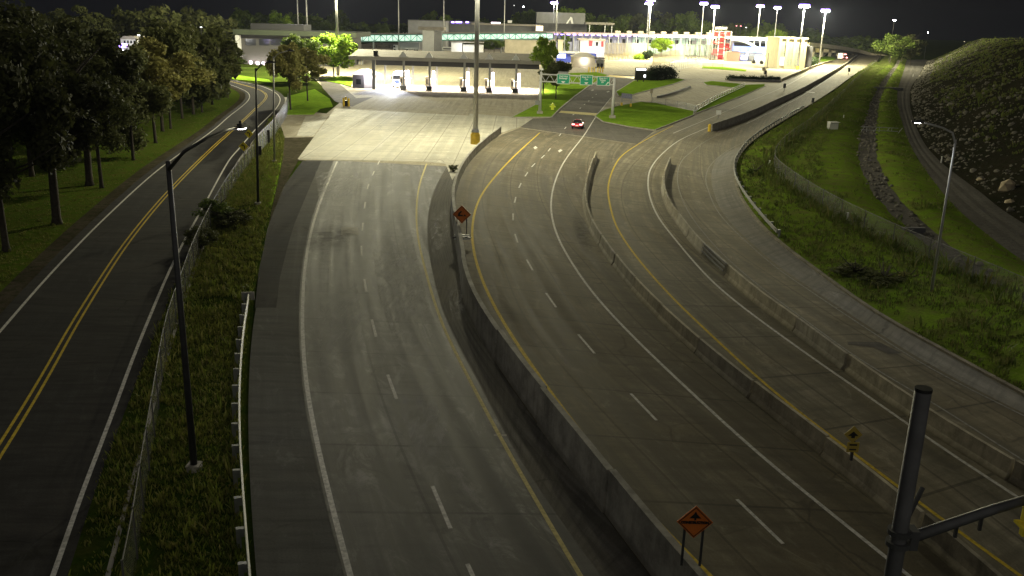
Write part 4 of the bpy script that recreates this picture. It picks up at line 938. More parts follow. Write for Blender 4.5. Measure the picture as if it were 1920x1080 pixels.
for i, cx in enumerate(colpx[1:]):
    X = tx(cx); labs = ['toll booth nearest the truck, half hidden by glare','toll booth on the island right of the truck lane','toll booth just left of the thick high mast','toll booth just right of the thick high mast','toll booth on the last island beside the dark tree']
    b = thing('toll_booth', labs[i], 'toll booth', (X, TY+3.4, .15), group='toll booths under the canopy', local=True)
    q = MB(); q.box((.1,1.6,.55), (1.5,2.6,1.1)); q.build('base', MAT['creamw'], b)
    q = MB(); q.box((.1,1.6,1.65), (1.42,2.5,1.1)); q.build('glazing', MAT['warmlit'], b)
    q = MB(); 
    for sx in (-.62,.82):
        for sy in (.35,2.85): q.box((sx,sy,1.65), (.12,.12,1.12))
    q.build('frame', MAT['whitew'], b)
    q = MB(); q.box((.1,1.6,2.3), (1.9,3.0,.2)); q.build('roof', MAT['whitew'], b)
    q = MB(); q.box((.75,-.9,2.35), (.62,.16,4.4)); q.build('light_panel', MAT['pinkled'], b)
    q = MB(); q.box((-.95,-.2,1.7), (.75,.5,2.7)); q.build('payment_kiosk', MAT['creamw'], b)
    q = MB(); q.box((-.95,-.47,1.9), (.3,.05,1.2)); q.build('kiosk_screen', MAT['black'], b)
    isl = MB(); isl.prism([(-1.1,-3.2),(-.7,-4.2),(.5,-4.2),(.95,-3.2),(.95,8),(-1.1,8)], -.13, .02); isl.build('island', MAT['kerb'], b)
    q = MB(); q.prism([(-.85,-4.0),(.65,-4.0),(.55,-2.7),(-.75,-2.7)], .02, 1.05); q.build('crash_block', MAT['black'] if i else MAT['grey'], b, bevel=.12)
# kiosk house at left end
X0, X1 = tx(657), tx(700); Yk = TY+3
k = thing('gatehouse', 'small dark gatehouse with a hipped roof at the left end of the toll canopy', 'hut', ((X0+X1)/2, Yk, 0))
MB().bb((X0,Yk,0),(X0+(X1-X0)*.5,Yk+6,AT(676,140,Yk).z)).build('wall', MAT['dkgrey'], k)
MB().bb((X0+(X1-X0)*.5+.01,Yk+.2,0),(X1-.6,Yk+6,AT(676,140,Yk).z)).build('lit_wall', MAT['whitew'], k)
MB().bb((X0+.9,Yk-.06,.9),(X0+2.1,Yk-.005,2.2)).build('window', MAT['glass'], k)
zz = AT(676,140,Yk).z; cx_ = (X0+X1)/2
MB().add([(X0-.7,Yk-.7,zz+.01),(X1+.4,Yk-.7,zz+.01),(X1+.4,Yk+6.7,zz+.01),(X0-.7,Yk+6.7,zz+.01),(X0+1.8,Yk+3,zz+1.25),(X1-2,Yk+3,zz+1.25)], [(0,1,5,4),(1,2,5),(2,3,4,5),(3,0,4),(3,2,1,0)]).build('roof', MAT['roofg'], k)
lamp('gatehouse_light', ((X0+X1)/2+1.2, Yk-1.2, zz-.1), 900, (1,.9,1.), .2, k)
# truck facing out of the first lane
p = G(743,166)
tr = thing('truck', 'white truck with glaring headlamps leaving the first toll lane', 'truck', (p.x, p.y+1.5, .02), 0, local=True)
MB().box((0,1.2,2.15), (2.35,2.2,2.7)).build('cab', MAT['whitew'], tr, bevel=.15)
MB().box((0,.07,2.65), (2.05,.06,.95)).build('windscreen', MAT['glass'], tr, bevel=.02)
MB().box((0,.05,1.55), (1.3,.08,.75)).build('grille', MAT['bluew'], tr)
MB().box((0,-.02,.72), (2.4,.35,.45)).build('bumper', MAT['wsign'], tr, bevel=.05)
for sx in (-1,1):
    MB().box((sx*.9,-.02,1.12), (.55,.1,.32)).build('headlight', MAT['head'], tr)
    MB().box((sx*1.4,.3,2.6), (.18,.2,.75)).build('mirror', MAT['black'], tr, bevel=.03)
    for y in (1.2,9,10.3): wheel(tr, sx*1.02, y, .5, .3)
MB().box((0,6.7,2.4), (2.5,8.2,2.8)).build('trailer', MAT['whitew'], tr, bevel=.05)
MB().box((0,6.7,.85), (2.0,8.2,.3)).build('chassis', MAT['black'], tr)
for sx in (-.5,.0,.5): MB().box((sx,.35,3.6), (.22,.2,.14)).build('marker_lamp', MAT['violet'], tr)
for sx in (-.9,.9):
    lamp('headlight_beam', (sx,-.25,1.12), 60000, (.82,.86,1), .1, tr, spot=60, aim=(sx,-10,0.0))
# yellow bollards
def bollard(label, p, group, h=1.1, r=.14):
    b = MB(); b.cyl(p+Vector((0,0,-.05)), p+Vector((0,0,h)), r, r, 10); b.cyl(p+Vector((0,0,h)), p+Vector((0,0,h+.08)), r, r*.4, 10)
    return tag(b.build('bollard', MAT['ypole']), label, 'bollard', group)
for i, (bx, by) in enumerate(((644.5,199),(654,199.5),(649,196.5))): bollard(['left yellow bollard in front of the utility cabinet by the apron','right yellow bollard in front of the utility cabinet by the apron','rear yellow bollard behind the utility cabinet by the apron'][i], G(bx,by), 'yellow bollards by the apron', 1.5, .2)
q = MB(); q.box(G(649.5,199)+Vector((0,.2,.55)), (.7,.5,1.1)); tag(q.build('utility_cabinet', MAT['black'], bevel=.05), 'small dark utility cabinet between the yellow bollards', 'cabinet')
for i, bx in enumerate((1104,1109.5,1114,1121,1125.5,1130)): bollard(['first','second','third','fourth','fifth','sixth'][i]+' yellow bollard from the left in front of the tan gabled house', G(bx,136), 'yellow bollards by the shelter', 1.9, .22)
p = G(1036,207); h = MB(); h.cyl(p, p+Vector((0,0,1.0)), .35, .3, 10); h.cyl(p+Vector((0,0,1.0)), p+Vector((0,0,1.5)), .42, .12, 10); h.cyl(p+Vector((-.6,0,.75)), p+Vector((.6,0,.75)), .16, .16, 8)
tag(h.build('hydrant', simple('hivis_yellow', (.75,.85,.05), .5, 0, .1, 2)), 'bright yellow green hydrant on the lawn beside the gantry', 'hydrant')
# message sign, hedge, blue panel sign, railings
p = G(1202,154); Ym = p.y; a = AT(1191.5,127,Ym); b = AT(1212,150.5,Ym)
ms = thing('message_sign', 'dark variable message sign with a lit white strip beside the hedge', 'message sign', (p.x,Ym,0))
MB().bb((a.x,Ym,b.z),(b.x,Ym+.7,a.z)).build('cabinet', MAT['black'], ms, bevel=.05)
MB().bb((a.x+.3,Ym-.05,AT(1200,132,Ym).z),(b.x-.3,Ym-.01,AT(1200,128.5,Ym).z)).build('lit_strip', MAT['msg'], ms)
MB().bb((AT(1207,140,Ym).x,Ym-.05,AT(1207,145,Ym).z),(AT(1211,140,Ym).x,Ym-.01,AT(1207,140,Ym).z)).build('lit_panel', MAT['msg'], ms)
for sx in (.25,.75): MB().box((a.x+(b.x-a.x)*sx,Ym+.35,b.z/2), (.3,.3,b.z)).build('leg', MAT['dark'], ms)
pa, pb = G(1165.5,199), G(1182.5,201); sg = thing('panel_sign', 'lilac grey panel sign on two yellow footed posts at the lawn edge', 'sign', pa)
for q in (pa, pb): MB().box(q+Vector((0,0,1.1)), (.14,.14,2.6)).build('post', MAT['galv'], sg); MB().cyl(q, q+Vector((0,0,.8)), .22, .22, 10).build('post_sleeve', MAT['ypole'], sg)
mq = MB(); mq.box((pa+pb)/2+Vector((0,-.1,2.3)), ((pb-pa).length+.3,.1,1.0), math.atan2((pb-pa).y,(pb-pa).x)); mq.build('panel', simple('lilac_panel', (.30,.30,.42), .5), sg)
w = rs([(1301,212),(1345,187),(1396,163)], 1.0, 2)
t = thing('white_railing', 'long white parapet railing along the lawn beside the highway', 'railing', w[0])
for z in (.18,1.15): sweep([p+Vector((0,0,z)) for p in w], [(-.07,0),(-.07,.12),(.07,.12),(.07,0)]).build('rail', MAT['wsign'], t)
N_ = norms(w)
for i, p in enumerate(resample(w, n=22)): MB().box(p+Vector((0,0,.72)), (.5,.1,.84), math.atan2((w[-1]-w[0]).y,(w[-1]-w[0]).x)).build('baluster', MAT['wsign'], t)
fence('post_fence', 'low grey wire fence at the back of the round lawn', rs([(1222,193),(1262,199),(1303,209)], 1, 2), 1.3, 4, MAT['wire'], .05)
fence('railing_fence', 'tall dark railing fence on the plaza behind the hedge', rs([(1255,133),(1290,128),(1312,121)], 1, 2), 3.0, 3.5, MAT['wire'], .07)
fence('post_fence', 'low kerbside rail fence on the far lawn strip', rs([(1318,124),(1355,127)], 1, 2), 1.6, 5, MAT['wire'], .07)
wl = rs([(1560,116),(1525,127),(1464,153.5)], 2, 3); t = struct(sweep(wl, [(-.25,0),(-.25,1.1),(.15,1.1),(.15,0)]).build('parapet_wall', MAT['beige'])); del t['kind']; tag(t, 'low concrete parapet wall left of the far highway', 'wall')
t = sweep(rs([(1464,154.5),(1430,153.5),(1366,151)], 2, 3), [(-.2,0),(-.2,.7),(.2,.7),(.2,0)]).build('planter_wall', MAT['dkgrey']); tag(t, 'low dark planter wall carrying the long hedge', 'wall')
t = sweep(rs([(1233,184),(1265,175),(1294,164)], 2, 2), [(-.25,0),(-.25,.5),(.25,.5),(.25,0)]).build('kerb_wall', MAT['dkgrey']); tag(t, 'long low dark kerb wall across the side car park', 'wall')
# small signs along the far highway
for (bx, by, tw_, th_, mt, lab) in ((1346.5,222,9,8,'wsign','square white sign standing near the yellow drum'),(1434,146,4,7,'black','black marker board on the far highway below the cream building'),(1591,141,4,7,'black','black marker board on the right edge of the far highway'),(1470,172,5,8,'dkgrey','dark marker board close to the far barrier'),(1221,182,5,8,'yellowish','small amber sign in the side car park'),(1523,199,5,8,'dkgrey','dark marker board on the grass edge of the bend'),(1430,146,0,0,None,None)):
    if not mt: continue
    p = G(bx,by); Y = p.y; s = tw_/1697*Y*.98; t = thing('marker_sign', lab, 'sign', p)
    hh = th_/1697*Y
    MB().box(p+Vector((0,0,hh*1.35)), (s,.08,hh), 0).build('panel', MAT['beige'] if mt == 'yellowish' else MAT[mt], t)
    MB().box(p+Vector((0,.08,hh*.75)), (.12,.08,hh*1.5)).build('post', MAT['galv'], t)
t = thing('round_sign', 'round backed road sign on a thin post in the far car park', 'sign', G(1431,146)); p = G(1431,146)
MB().cyl(p+Vector((0,0,3)), p+Vector((0,.1,3)), .75, .75, 14).build('panel', MAT['beige'], t); MB().box(p+Vector((0,.15,1.5)), (.12,.1,3)).build('post', MAT['galv'], t)
p = G(1436.5,144); t = thing('lamp_column', 'thin dark lamp column in the far car park beside the round sign', 'lamp post', p); MB().tube([p, p+Vector((0,0,8.5))], [.14,.08], 8).build('pole', MAT['dark'], t); MB().cyl(p, p+Vector((0,0,.7)), .4, .35, 8).build('base', MAT['kerb'], t)
# white cabinet and posts on the right bank
p = verge_pt(0, 0); p = G(1560,246,.5); c = thing('meter_cabinet', 'white metal cabinet standing alone on the grass bank', 'cabinet', p)
MB().box(p+Vector((0,0,.75)), (1.5,1.1,1.5), .15).build('body', MAT['whitew'], c, bevel=.03); MB().box(p+Vector((.1,0,1.54)), (1.75,1.3,.07), .15).build('lid', MAT['whitew'], c); MB().box(p+Vector((0,0,-.1)), (1.7,1.3,.25), .15).build('plinth', MAT['kerb'], c)
for (bx, by, z, lab) in ((1587.5,418,.5,'white marker post on the bank below the long fence'),(1442,315,.3,'white marker post at the corner of the long fence'),(1764.5,306,0,'white marker post at the edge of the gravel track'),(1581,225,.5,'pale marker post beyond the white cabinet'),(1712,143,.1,'white marker post at the far end of the gravel track')):
    p = G(bx,by,z); m_ = MB(); m_.box(p+Vector((0,0,.4)), (.14,.1,.95)); m_.box(p+Vector((0,0,.92)), (.18,.12,.08)); tag(m_.build('marker_post', MAT['wsign']), lab, 'post', 'white marker posts')
p = G(1648,247,.4); t = thing('culvert_gate', 'low pale metal gate lying across the ditch near the white cabinet', 'gate', p)
for dz in (.2,.75): MB().cyl(p+Vector((-3,.6,dz)), p+Vector((3,-.6,dz)), .06, .06, 6).build('rail', MAT['galv'], t)
for k in range(7): q = p+Vector((-3+k,.6-.2*k,0)); MB().cyl(q+Vector((0,0,-.3)), q+Vector((0 if k%2 else .7,0,.8)), .05, .05, 6).build('post', MAT['galv'], t)
p = G(1665,167,.3); t = MB(); t.box(p+Vector((0,0,.1)), (9,.6,.9), -.05); t.box(p+Vector((0,-.5,-.2)), (7,1.2,.5), -.05); tag(t.build('culvert_headwall', MAT['dkgrey']), 'dark culvert headwall crossing the upper ditch', 'culvert')
p = G(1712,437,.2); t = MB(); t.box(p+Vector((0,0,.2)), (2.0,.5,.6), .1); t.cyl(p+Vector((-.2,-.6,.15)), p+Vector((-.2,.2,.15)), .3, .3, 12); tag(t.build('culvert_headwall', MAT['dkgrey']), 'dark culvert pipe mouth at the near end of the ditch', 'culvert')
#@@OBJECTS3@@
# ------------------------------------------------------------------ far buildings
def bxp(px0, px1, r0, r1, Y, depth, base=None):
    """corner points of a block whose front at distance Y spans px0..px1 and rows r0 (top)..r1"""
    mid = (px0+px1)/2; xa, xb = AT(px0, r1, Y).x, AT(px1, r1, Y).x
    return (xa, Y, zrow(mid, r1, Y) if base is None else base), (xb, Y+depth, zrow(mid, r0, Y))
def block(t, name, px0, px1, r0, r1, Y, depth, mat, base=None, bevel=0):
    a, b = bxp(px0, px1, r0, r1, Y, depth, base); return MB().bb(a, b).build(name, mat, t, bevel=bevel)
def bthing(name, label, cat, px, Y, group=None): return thing(name, label, cat, (AT(px, 100, Y).x, Y, 0), group=group)
# left office building
Y = 330
t = bthing('office_building', 'dark low office building with wall lights behind the park road bend', 'building', 540, Y)
block(t, 'wall', 455, 655, 68, 130, Y, 26, simple('office_wall', (.055,.053,.05), .8, 0, .12, .3), 0)
block(t, 'roof_slab', 437, 668, 58, 67.5, Y-3, 32, simple('green_roof', (.035,.045,.025), .8, 0, .2, .3))
block(t, 'penthouse', 470, 570, 45, 57.5, Y+6, 12, MAT['dark'])
block(t, 'white_corner', 443, 450, 66, 107, Y-2.5, 3, MAT['whitew'])
for (a, b) in ((460,480),(486,505),(508,536)): block(t, 'window', a, b, 73, 85, Y-.12, .1, MAT['glass'])
for i, x in enumerate((470,483,494,506,520)):
    q = AT(x, 117+i*1.3, Y-.5); lp = MB(); lp.box(q, (.9,.3,1.1)); lp.build('wall_lamp', MAT['pinkled'], t)
    lamp('wall_light', q+Vector((0,-1.2,.8)), 300, (1,.88,.8), .3, t)
lamp('yard_light', AT(470,100,Y-22), 5000, (1,.92,.75), .5, t)
# teal bridge
YB = 480
t = bthing('footbridge', 'long enclosed footbridge with teal lit glass and steel trusses', 'bridge', 850, YB)
def seg_bridge(xa, xb, ta, ba, tb, bb_):
    A, B = AT(xa,ta,YB), AT(xb,tb,YB); C, D = AT(xa,ba,YB), AT(xb,bb_,YB)
    g = MB(); g.add([C, D, B, A] + [v+Vector((0,5,0)) for v in (C,D,B,A)], [(0,1,2,3),(7,6,5,4),(3,2,6,7),(4,5,1,0)]); g.build('lit_glazing', MAT['teal'], t)
    f = MB(); n = max(3, int((xb-xa)/11))
    off = Vector((0,-.25,0))
    for P_, Q_, r in ((A,B,.28),(C,D,.34)): f.cyl(P_+off, Q_+off, r, r, 6)
    for i in range(n):
        u, v = i/n, (i+1)/n; f.cyl(C.lerp(D,u)+off, A.lerp(B,u)+off, .2, .2, 5)
        f.cyl((C if i%2 else A).lerp(D if i%2 else B, u)+off, (A if i%2 else C).lerp(B if i%2 else D, v)+off, .16, .16, 5)
    f.build('truss', MAT['tealf'], t)
    rr_ = MB(); up = Vector((0,-.5,.5)); rr_.add([A+up,B+up,B+Vector((0,5.5,.5)),A+Vector((0,5.5,.5)),A+up+Vector((0,0,.35)),B+up+Vector((0,0,.35)),B+Vector((0,5.5,.85)),A+Vector((0,5.5,.85))], [(0,3,2,1),(4,5,6,7),(0,1,5,4),(1,2,6,5),(2,3,7,6),(3,0,4,7)]); rr_.build('roof', MAT['roofg'], t)
seg_bridge(669, 793, 65.5, 77.5, 65, 77.5); seg_bridge(828, 1036, 64, 75.5, 62.5, 72.5)
for x in (700,940,1030): q = AT(x,76,YB+2.5); MB().cyl((q.x,q.y,0),(q.x,q.y,q.z-.3),.45,.45,8).build('pier', MAT['grey'], t)
t = bthing('stair_tower', 'white stair tower between the two parts of the teal bridge', 'tower', 810, YB-4)
block(t, 'front_wall', 792, 813, 57, 100, YB-4, 10, MAT['whitew'], 0); block(t, 'side_wall', 813.2, 828, 59, 100, YB-3, 9, MAT['grey'], 0); block(t, 'roof', 784, 832, 50.5, 56.5, YB-5, 13, MAT['roofg'])
t = bthing('flat_block', 'plain grey flat block behind the white stair tower', 'building', 800, 540); block(t, 'wall', 765, 836, 38.5, 62, 540, 20, MAT['grey'], 0); block(t, 'coping', 764, 837, 37.5, 38.8, 539.5, 21, MAT['dkgrey'])
t = bthing('long_hall', 'long dark low hall with a violet light strip under its roof', 'building', 920, 590); block(t, 'wall', 833, 1012, 47, 62, 590, 30, MAT['dkgrey'], 0); block(t, 'roof', 833, 905, 40.5, 46.5, 588, 34, MAT['dkgrey']); block(t, 'roof_edge', 884, 1014, 44.5, 48, 587, 34, MAT['roofg'])
for x in (849,857,863,876): block(t, 'strip_lamp', x-3, x+3, 40.2, 43, 587, .4, MAT['violet'])
block(t, 'bright_edge', 921, 938, 41.8, 43.8, 586.5, .4, MAT['pinkled']); block(t, 'plant_box', 952, 960, 38, 43, 586, 6, MAT['whitew'])
block(t, 'lit_stair', 1005, 1018, 48.5, 58, 585, 4, MAT['warmlit'])
t = bthing('big_hall', 'large dark windowless hall bearing a pale angular mark', 'building', 1050, 640); block(t, 'wall', 1005, 1096, 23.5, 58, 640, 40, MAT['grey'], 0); block(t, 'lower_wing', 1008, 1100, 44, 60, 636, 40, MAT['dkgrey'], 0)
q = AT(1069, 39.5, 639.6); e = 2.4
MB().extr([(-1.2*e,-.8*e),(-.8*e,-.9*e),(.0,.4*e),(.5*e,-.9*e),(1.0*e,-1.0*e),(.6*e,.9*e),(.1*e,1.2*e)], q, (1,0,0), (0,0,1), (0,.3,0)).build('mark', MAT['wsign'], t)
t = bthing('far_canopy', 'dark canopy roof on thin posts right of the big hall', 'canopy', 1126, 600); block(t, 'roof', 1098, 1152, 42, 46.5, 600, 14, MAT['roofg'])
for x in (1106,1135,1148): q = AT(x,47,601); MB().box((q.x,603,q.z/2),(.5,.5,q.z)).build('post', MAT['galv'], t)
# inspection canopy with violet lamps
YC = 545
t = bthing('inspection_canopy', 'very long inspection canopy edged with violet white lamps', 'canopy', 1190, YC)
A, B = AT(1026,59.5,YC), AT(1345,66,YC)
def slab(A, B, h, dep, y0=0):
    o = [(0,y0,0),(0,y0+dep,0)]; g = MB(); V = Vector
    g.add([A+V((0,y0,-h)),B+V((0,y0,-h)),B+V((0,y0+dep,-h)),A+V((0,y0+dep,-h)),A+V((0,y0,0)),B+V((0,y0,0)),B+V((0,y0+dep,0)),A+V((0,y0+dep,0))], [(0,3,2,1),(4,5,6,7),(0,1,5,4),(1,2,6,5),(2,3,7,6),(3,0,4,7)]); return g
slab(A, B, 1.1, 22).build('roof', simple('pink_roof', (.34,.26,.25), .8, 0, .15, .4), t)
A2, B2_ = A+Vector((0,12,-1.2)), B+Vector((0,12,-1.2)); M2 = A2.lerp(B2_, .52)
slab(A2, M2, A2.z, .5).build('back_wall', simple('lavender_wall', (.24,.25,.32), .7, 0, .2, .25), t); slab(M2, B2_, A2.z, .5).build('back_wall', simple('mint_wall', (.40,.56,.47), .7, 0, .15, .25), t)
for i in range(34):
    q = A2.lerp(B2_, (i+.5)/34); MB().bb((q.x-.18,q.y-.25,0),(q.x+.18,q.y-.01,q.z-.4)).build('wall_rib', MAT['grey'], t)
for i in range(12):
    q = A2.lerp(B2_, .05+i*.08); MB().bb((q.x+.4,q.y-.12,q.z-4.4),(q.x+2.6,q.y-.01,q.z-2.2)).build('window', MAT['glass'], t)
for i in range(28):
    f_ = (i+.5)/28; q = A.lerp(B, f_); g = MB(); g.box(q+Vector((0,-.35,-1.35)), (1.9 if i < 15 else 3.0,.5,.55)); g.build('lamp', MAT['violet'] if i < 15 else MAT['pinkled'], t)
    if i % 3 == 1:
        lamp('canopy_light', q+Vector((0,5,-1.8)), 900 if i < 15 else 800, (.86,.84,1.) if i < 15 else (1,.95,.98), .6, t)
for i in range(20):
    q = A.lerp(B, i/19); MB().box((q.x,q.y+.6,(q.z-1.2)/2),(.4,.4,q.z-1.2)).build('post', MAT['galv'], t)
for i in range(9):
    q = A.lerp(B, .42+i*.068); MB().box(q+Vector((0,6,.7)), (3.2,3,1.4)).build('roof_vent', MAT['beige'], t, bevel=.4)
for i in range(2): block(t, 'door', 1298+18*i, 1306+18*i, 76, 83, YC+11.3, .3, MAT['grey'])
# lit white building at the canopy foot, tan house, blue sign hall
t = bthing('white_shop', 'pinkish white floodlit building with a dark red panel behind the tan house', 'building', 1110, 470)
block(t, 'wall', 1087, 1133, 76, 100, 470, 10, MAT['whitew'], 0); block(t, 'roof', 1084, 1136, 73.5, 76, 469, 13, MAT['beige']); block(t, 'red_panel', 1104, 1110.5, 77, 87, 469.7, .2, MAT['redp']); block(t, 'window', 1117, 1121, 79, 86, 469.7, .2, MAT['glass']); block(t, 'window', 1127, 1131, 78, 88, 469.7, .2, MAT['redp'])
for x in (1093,1112,1126): lamp('wall_light', AT(x,95,464), 1300, (1,.86,.92), .5, t)
t = bthing('blue_hall', 'low blue fronted hall with a lit white sign behind the dark tree', 'building', 1080, 420)
block(t, 'wall', 1043, 1118, 100, 113, 420, 12, MAT['bluew'], 0); block(t, 'roof', 1040, 1092, 98, 100, 419, 14, MAT['whitew']); block(t, 'lit_sign', 1044.5, 1060.5, 101, 109, 419.6, .3, MAT['bluelit'])
Y = G(1100,127).y
t = bthing('gabled_house', 'low tan gabled house lit by one wall spot', 'house', 1096, Y)
a, b = bxp(1073,1116,107,127,Y,12,0); MB().bb(a, b).build('wall', MAT['beige'], t)
zt = b[2]; r_ = MB(); r_.add([(a[0]-.5,Y-.6,zt+.01),(b[0]+.5,Y-.6,zt+.01),(b[0]+.5,Y+12.6,zt+.01),(a[0]-.5,Y+12.6,zt+.01),(a[0]+3,Y+6,zt+1.6),(b[0]-3,Y+6,zt+1.6)], [(0,1,5,4),(1,2,5),(2,3,4,5),(3,0,4),(3,2,1,0)]); r_.build('roof', MAT['roofg'], t)
lamp('wall_spot', AT(1096,114,Y-1.2), 700, (1,.95,.9), .2, t)
t = bthing('glass_shelter', 'small dark framed shelter beside the tan gabled house', 'shelter', 1125, Y-3)
block(t, 'roof', 1115, 1134, 108, 110.5, Y-3, 5, MAT['dark'])
for x in (1117,1132): block(t, 'post', x-.6, x+.6, 110.6, 131, Y-2.8, .3, MAT['dark'], 0)
block(t, 'back_panel', 1118, 1131, 111, 130, Y+1.2, .2, MAT['galv'], 0)
for x in (1121,1128): block(t, 'machine', x-2.2, x+2.2, 119, 131, Y, .8, MAT['black'], 0)
for (a_px,b_px,ra,rb,lab) in ((1034,1041,76,96,'narrow tan pillar left of the thin mast by the two slim trees'),(1046,1055,76,97,'wider tan pillar right of the thin mast by the two slim trees')):
    t = MB(); p0_, p1_ = bxp(a_px,b_px,ra,rb,425,3,0); t.bb(p0_, p1_); t.bb((p0_[0]-.25,p0_[1]-.25,p1_[2]),(p1_[0]+.25,p1_[1]+.25,p1_[2]+.3)); tag(t.build('sign_pillar', MAT['beige']), lab, 'pillar')
# tan retaining walls below the bridge
t = bthing('tan_wall', 'long plain tan wall below the teal bridge', 'wall', 990, 455); block(t, 'wall_face', 946, 1032, 76, 107, 455, 2, MAT['beige'], 0); block(t, 'coping', 945, 1033, 74.8, 76, 454.7, 2.6, MAT['kerb'])
t = bthing('white_shed', 'bright white shed between the stair tower and the dark young trees', 'shed', 870, 440); block(t, 'wall', 846, 866, 80, 101, 440, 8, MAT['whitew'], 0); block(t, 'lit_wall', 868, 905, 84, 101, 442, 8, MAT['whitew'], 0); block(t, 'roof', 845, 906, 78.6, 80, 439.5, 11, MAT['roofg'])
lamp('shed_light', AT(872,90,434), 2500, (.95,.96,1), .4, t)
t = bthing('parked_van', 'white van parked by the shed below the bridge', 'van', 838, 470); block(t, 'body', 829, 846, 88, 95, 470, 2.2, MAT['whitew'], bevel=.3); block(t, 'windows', 831, 846, 90.5, 92.5, 469.8, .1, MAT['glass'])
for x in (832,843): q = AT(x,96,470); MB().cyl((q.x,469.7,.5),(q.x,470.2,.5),.5,.5,12).build('wheel', MAT['rubber'], t)
Y = G(760,96).y
t = bthing('box_truck', 'white box truck parked on the tan yard beyond the toll canopy', 'truck', 765, Y)
block(t, 'cargo_box', 748, 786, 79.5, 93, Y, 2.6, MAT['galv'], bevel=.1); block(t, 'cab', 737, 747.5, 84, 94.5, Y, 2.5, MAT['whitew'], bevel=.3); block(t, 'windscreen', 737.5, 741, 85.5, 89, Y-.1, .08, MAT['glass'])
for x in (740,764,778,782): q = AT(x,95,Y); MB().cyl((q.x,Y-.3,.55),(q.x,Y+.2,.55),.55,.55,12).build('wheel', MAT['rubber'], t)
for (x, lab) in ((703,'left dark picnic table on the tan yard'),(733,'right dark picnic table on the tan yard near the box truck')):
    p = G(x,90); t = thing('picnic_table', lab, 'picnic table', p, group='picnic tables on the tan yard')
    MB().box(p+Vector((0,0,1.7)), (3.6,3,.2)).build('top', MAT['dark'], t)
    for s in (-1,1): MB().box(p+Vector((s*2.6,0,.9)), (1.1,3,.18)).build('bench', MAT['dark'], t); MB().box(p+Vector((s*1.0,0,.85)), (.3,.3,1.6)).build('leg', MAT['dark'], t)
# curved ramp parapet
pts = [AT(x,r,G(660,118).y) for x, r in ((640,112),(660,115),(680,120),(690,128))]
t = thing('ramp_wall', 'curved cream ramp wall with slatted panels left of the toll lanes', 'wall', (pts[0].x, pts[0].y, 0))
w = [Vector((p.x, p.y-8+4*math.cos(i*1.1), 0)) for i, p in enumerate(pts)]
sweep(resample(w, n=16), [(-.2,0),(-.2,3.4),(.2,3.4),(.2,0)]).build('parapet', MAT['creamw'], t)
for q in resample(w, n=14): MB().box(q+Vector((0,-.45,1.2)), (.5,.1,2.3)).build('slat', MAT['grey'], t)
# yellow fence walls on the plaza
t = bthing('slatted_fence', 'tall cream slatted fence on the plaza left of the round tree', 'fence', 1175, 455)
for i in range(30):
    x = 1135+i*2.7; a, b = bxp(x, x+1.3, 80+.05*i, 104-.30*i, 455+i*1.8, .3, 0); MB().bb(a, b).build('slat', MAT['creamw'] if i < 16 else MAT['beige'], t)
t = bthing('slatted_fence', 'pale barred fence right of the round tree before the canopy', 'fence', 1270, 420)
for i in range(30):
    x = 1224+i*2.0; a, b = bxp(x, x+1.2, 101-.35*i, 114-.45*i, 410+i*3.0, .3, 0); MB().bb(a, b).build('slat', MAT['creamw'] if i%5 == 0 else MAT['beige'], t)
t = bthing('slatted_fence', 'dark barred fence close to the red framed tower', 'fence', 1310, 490)
for i in range(24):
    x = 1281+i*2.6; a, b = bxp(x, x+1.0, 84, 103+.1*i, 500, .3, 0); MB().bb(a, b).build('slat', MAT['dkgrey'], t)
t = bthing('name_board', 'small cream name board on two legs left of the round bush', 'sign', 1172, G(1172,112).y); Y = G(1172,112).y
block(t, 'panel', 1167, 1178.5, 98.5, 104, Y, .2, MAT['creamw'])
for x in (1168,1177): block(t, 'leg', x-.5, x+.5, 104, 112, Y+.05, .15, MAT['galv'], 0)
# red framed tower
Y = 505
t = bthing('red_tower', 'red and white open framed tower with a pale name board on top', 'tower', 1355, Y)
A = AT(1338,58,Y); B = AT(1372,58,Y); zt = A.z; xa, xb = A.x, B.x
cols = [xa, xa+(xb-xa)*.33, xa+(xb-xa)*.67, xb]
for x in cols:
    for dy in (0,8): MB().box((x,Y+dy,zt/2),(.55,.55,zt)).build('column', MAT['whitew'], t)
for k in range(5):
    z = zt*(k+1)/5; g = MB(); g.bb((xa,Y-.05,z-.2),(xb,Y+8.1,z+.05)); g.build('floor', MAT['beige'], t)
for k, (i0, i1) in enumerate(((1,3),(0,2),(1,3),(1,2),(0,3))):
    z0, z1 = zt*k/5+.3, zt*(k+1)/5-.3; MB().bb((cols[i0]+.4,Y+1,z0),(cols[i1]-.4,Y+1.4,z1)).build('red_panel', MAT['redp'], t)
st = MB()
for k in range(5):
    a, b = (cols[0], cols[3]) if k%2 else (cols[3], cols[0]); st.cyl((a,Y-.3,zt*k/5+.3),(b,Y-.3,zt*(k+1)/5), .22,.22,6)
st.build('brace', MAT['redp'], t)
block(t, 'name_board', 1340, 1364, 50, 55.5, Y+1, .6, MAT['dkgrey'])
for i in range(8): block(t, 'board_mark', 1341.5+i*2.75, 1343.4+i*2.75, 51.2, 54.4, Y+.7, .2, MAT['wsign'])
lamp('tower_light', ((xa+xb)/2, Y-5, 4), 1500, (1,.8,.78), .5, t); lamp('tower_light', ((xa+xb)/2, Y+3, zt*.7), 800, (1,.85,.8), .5, t)
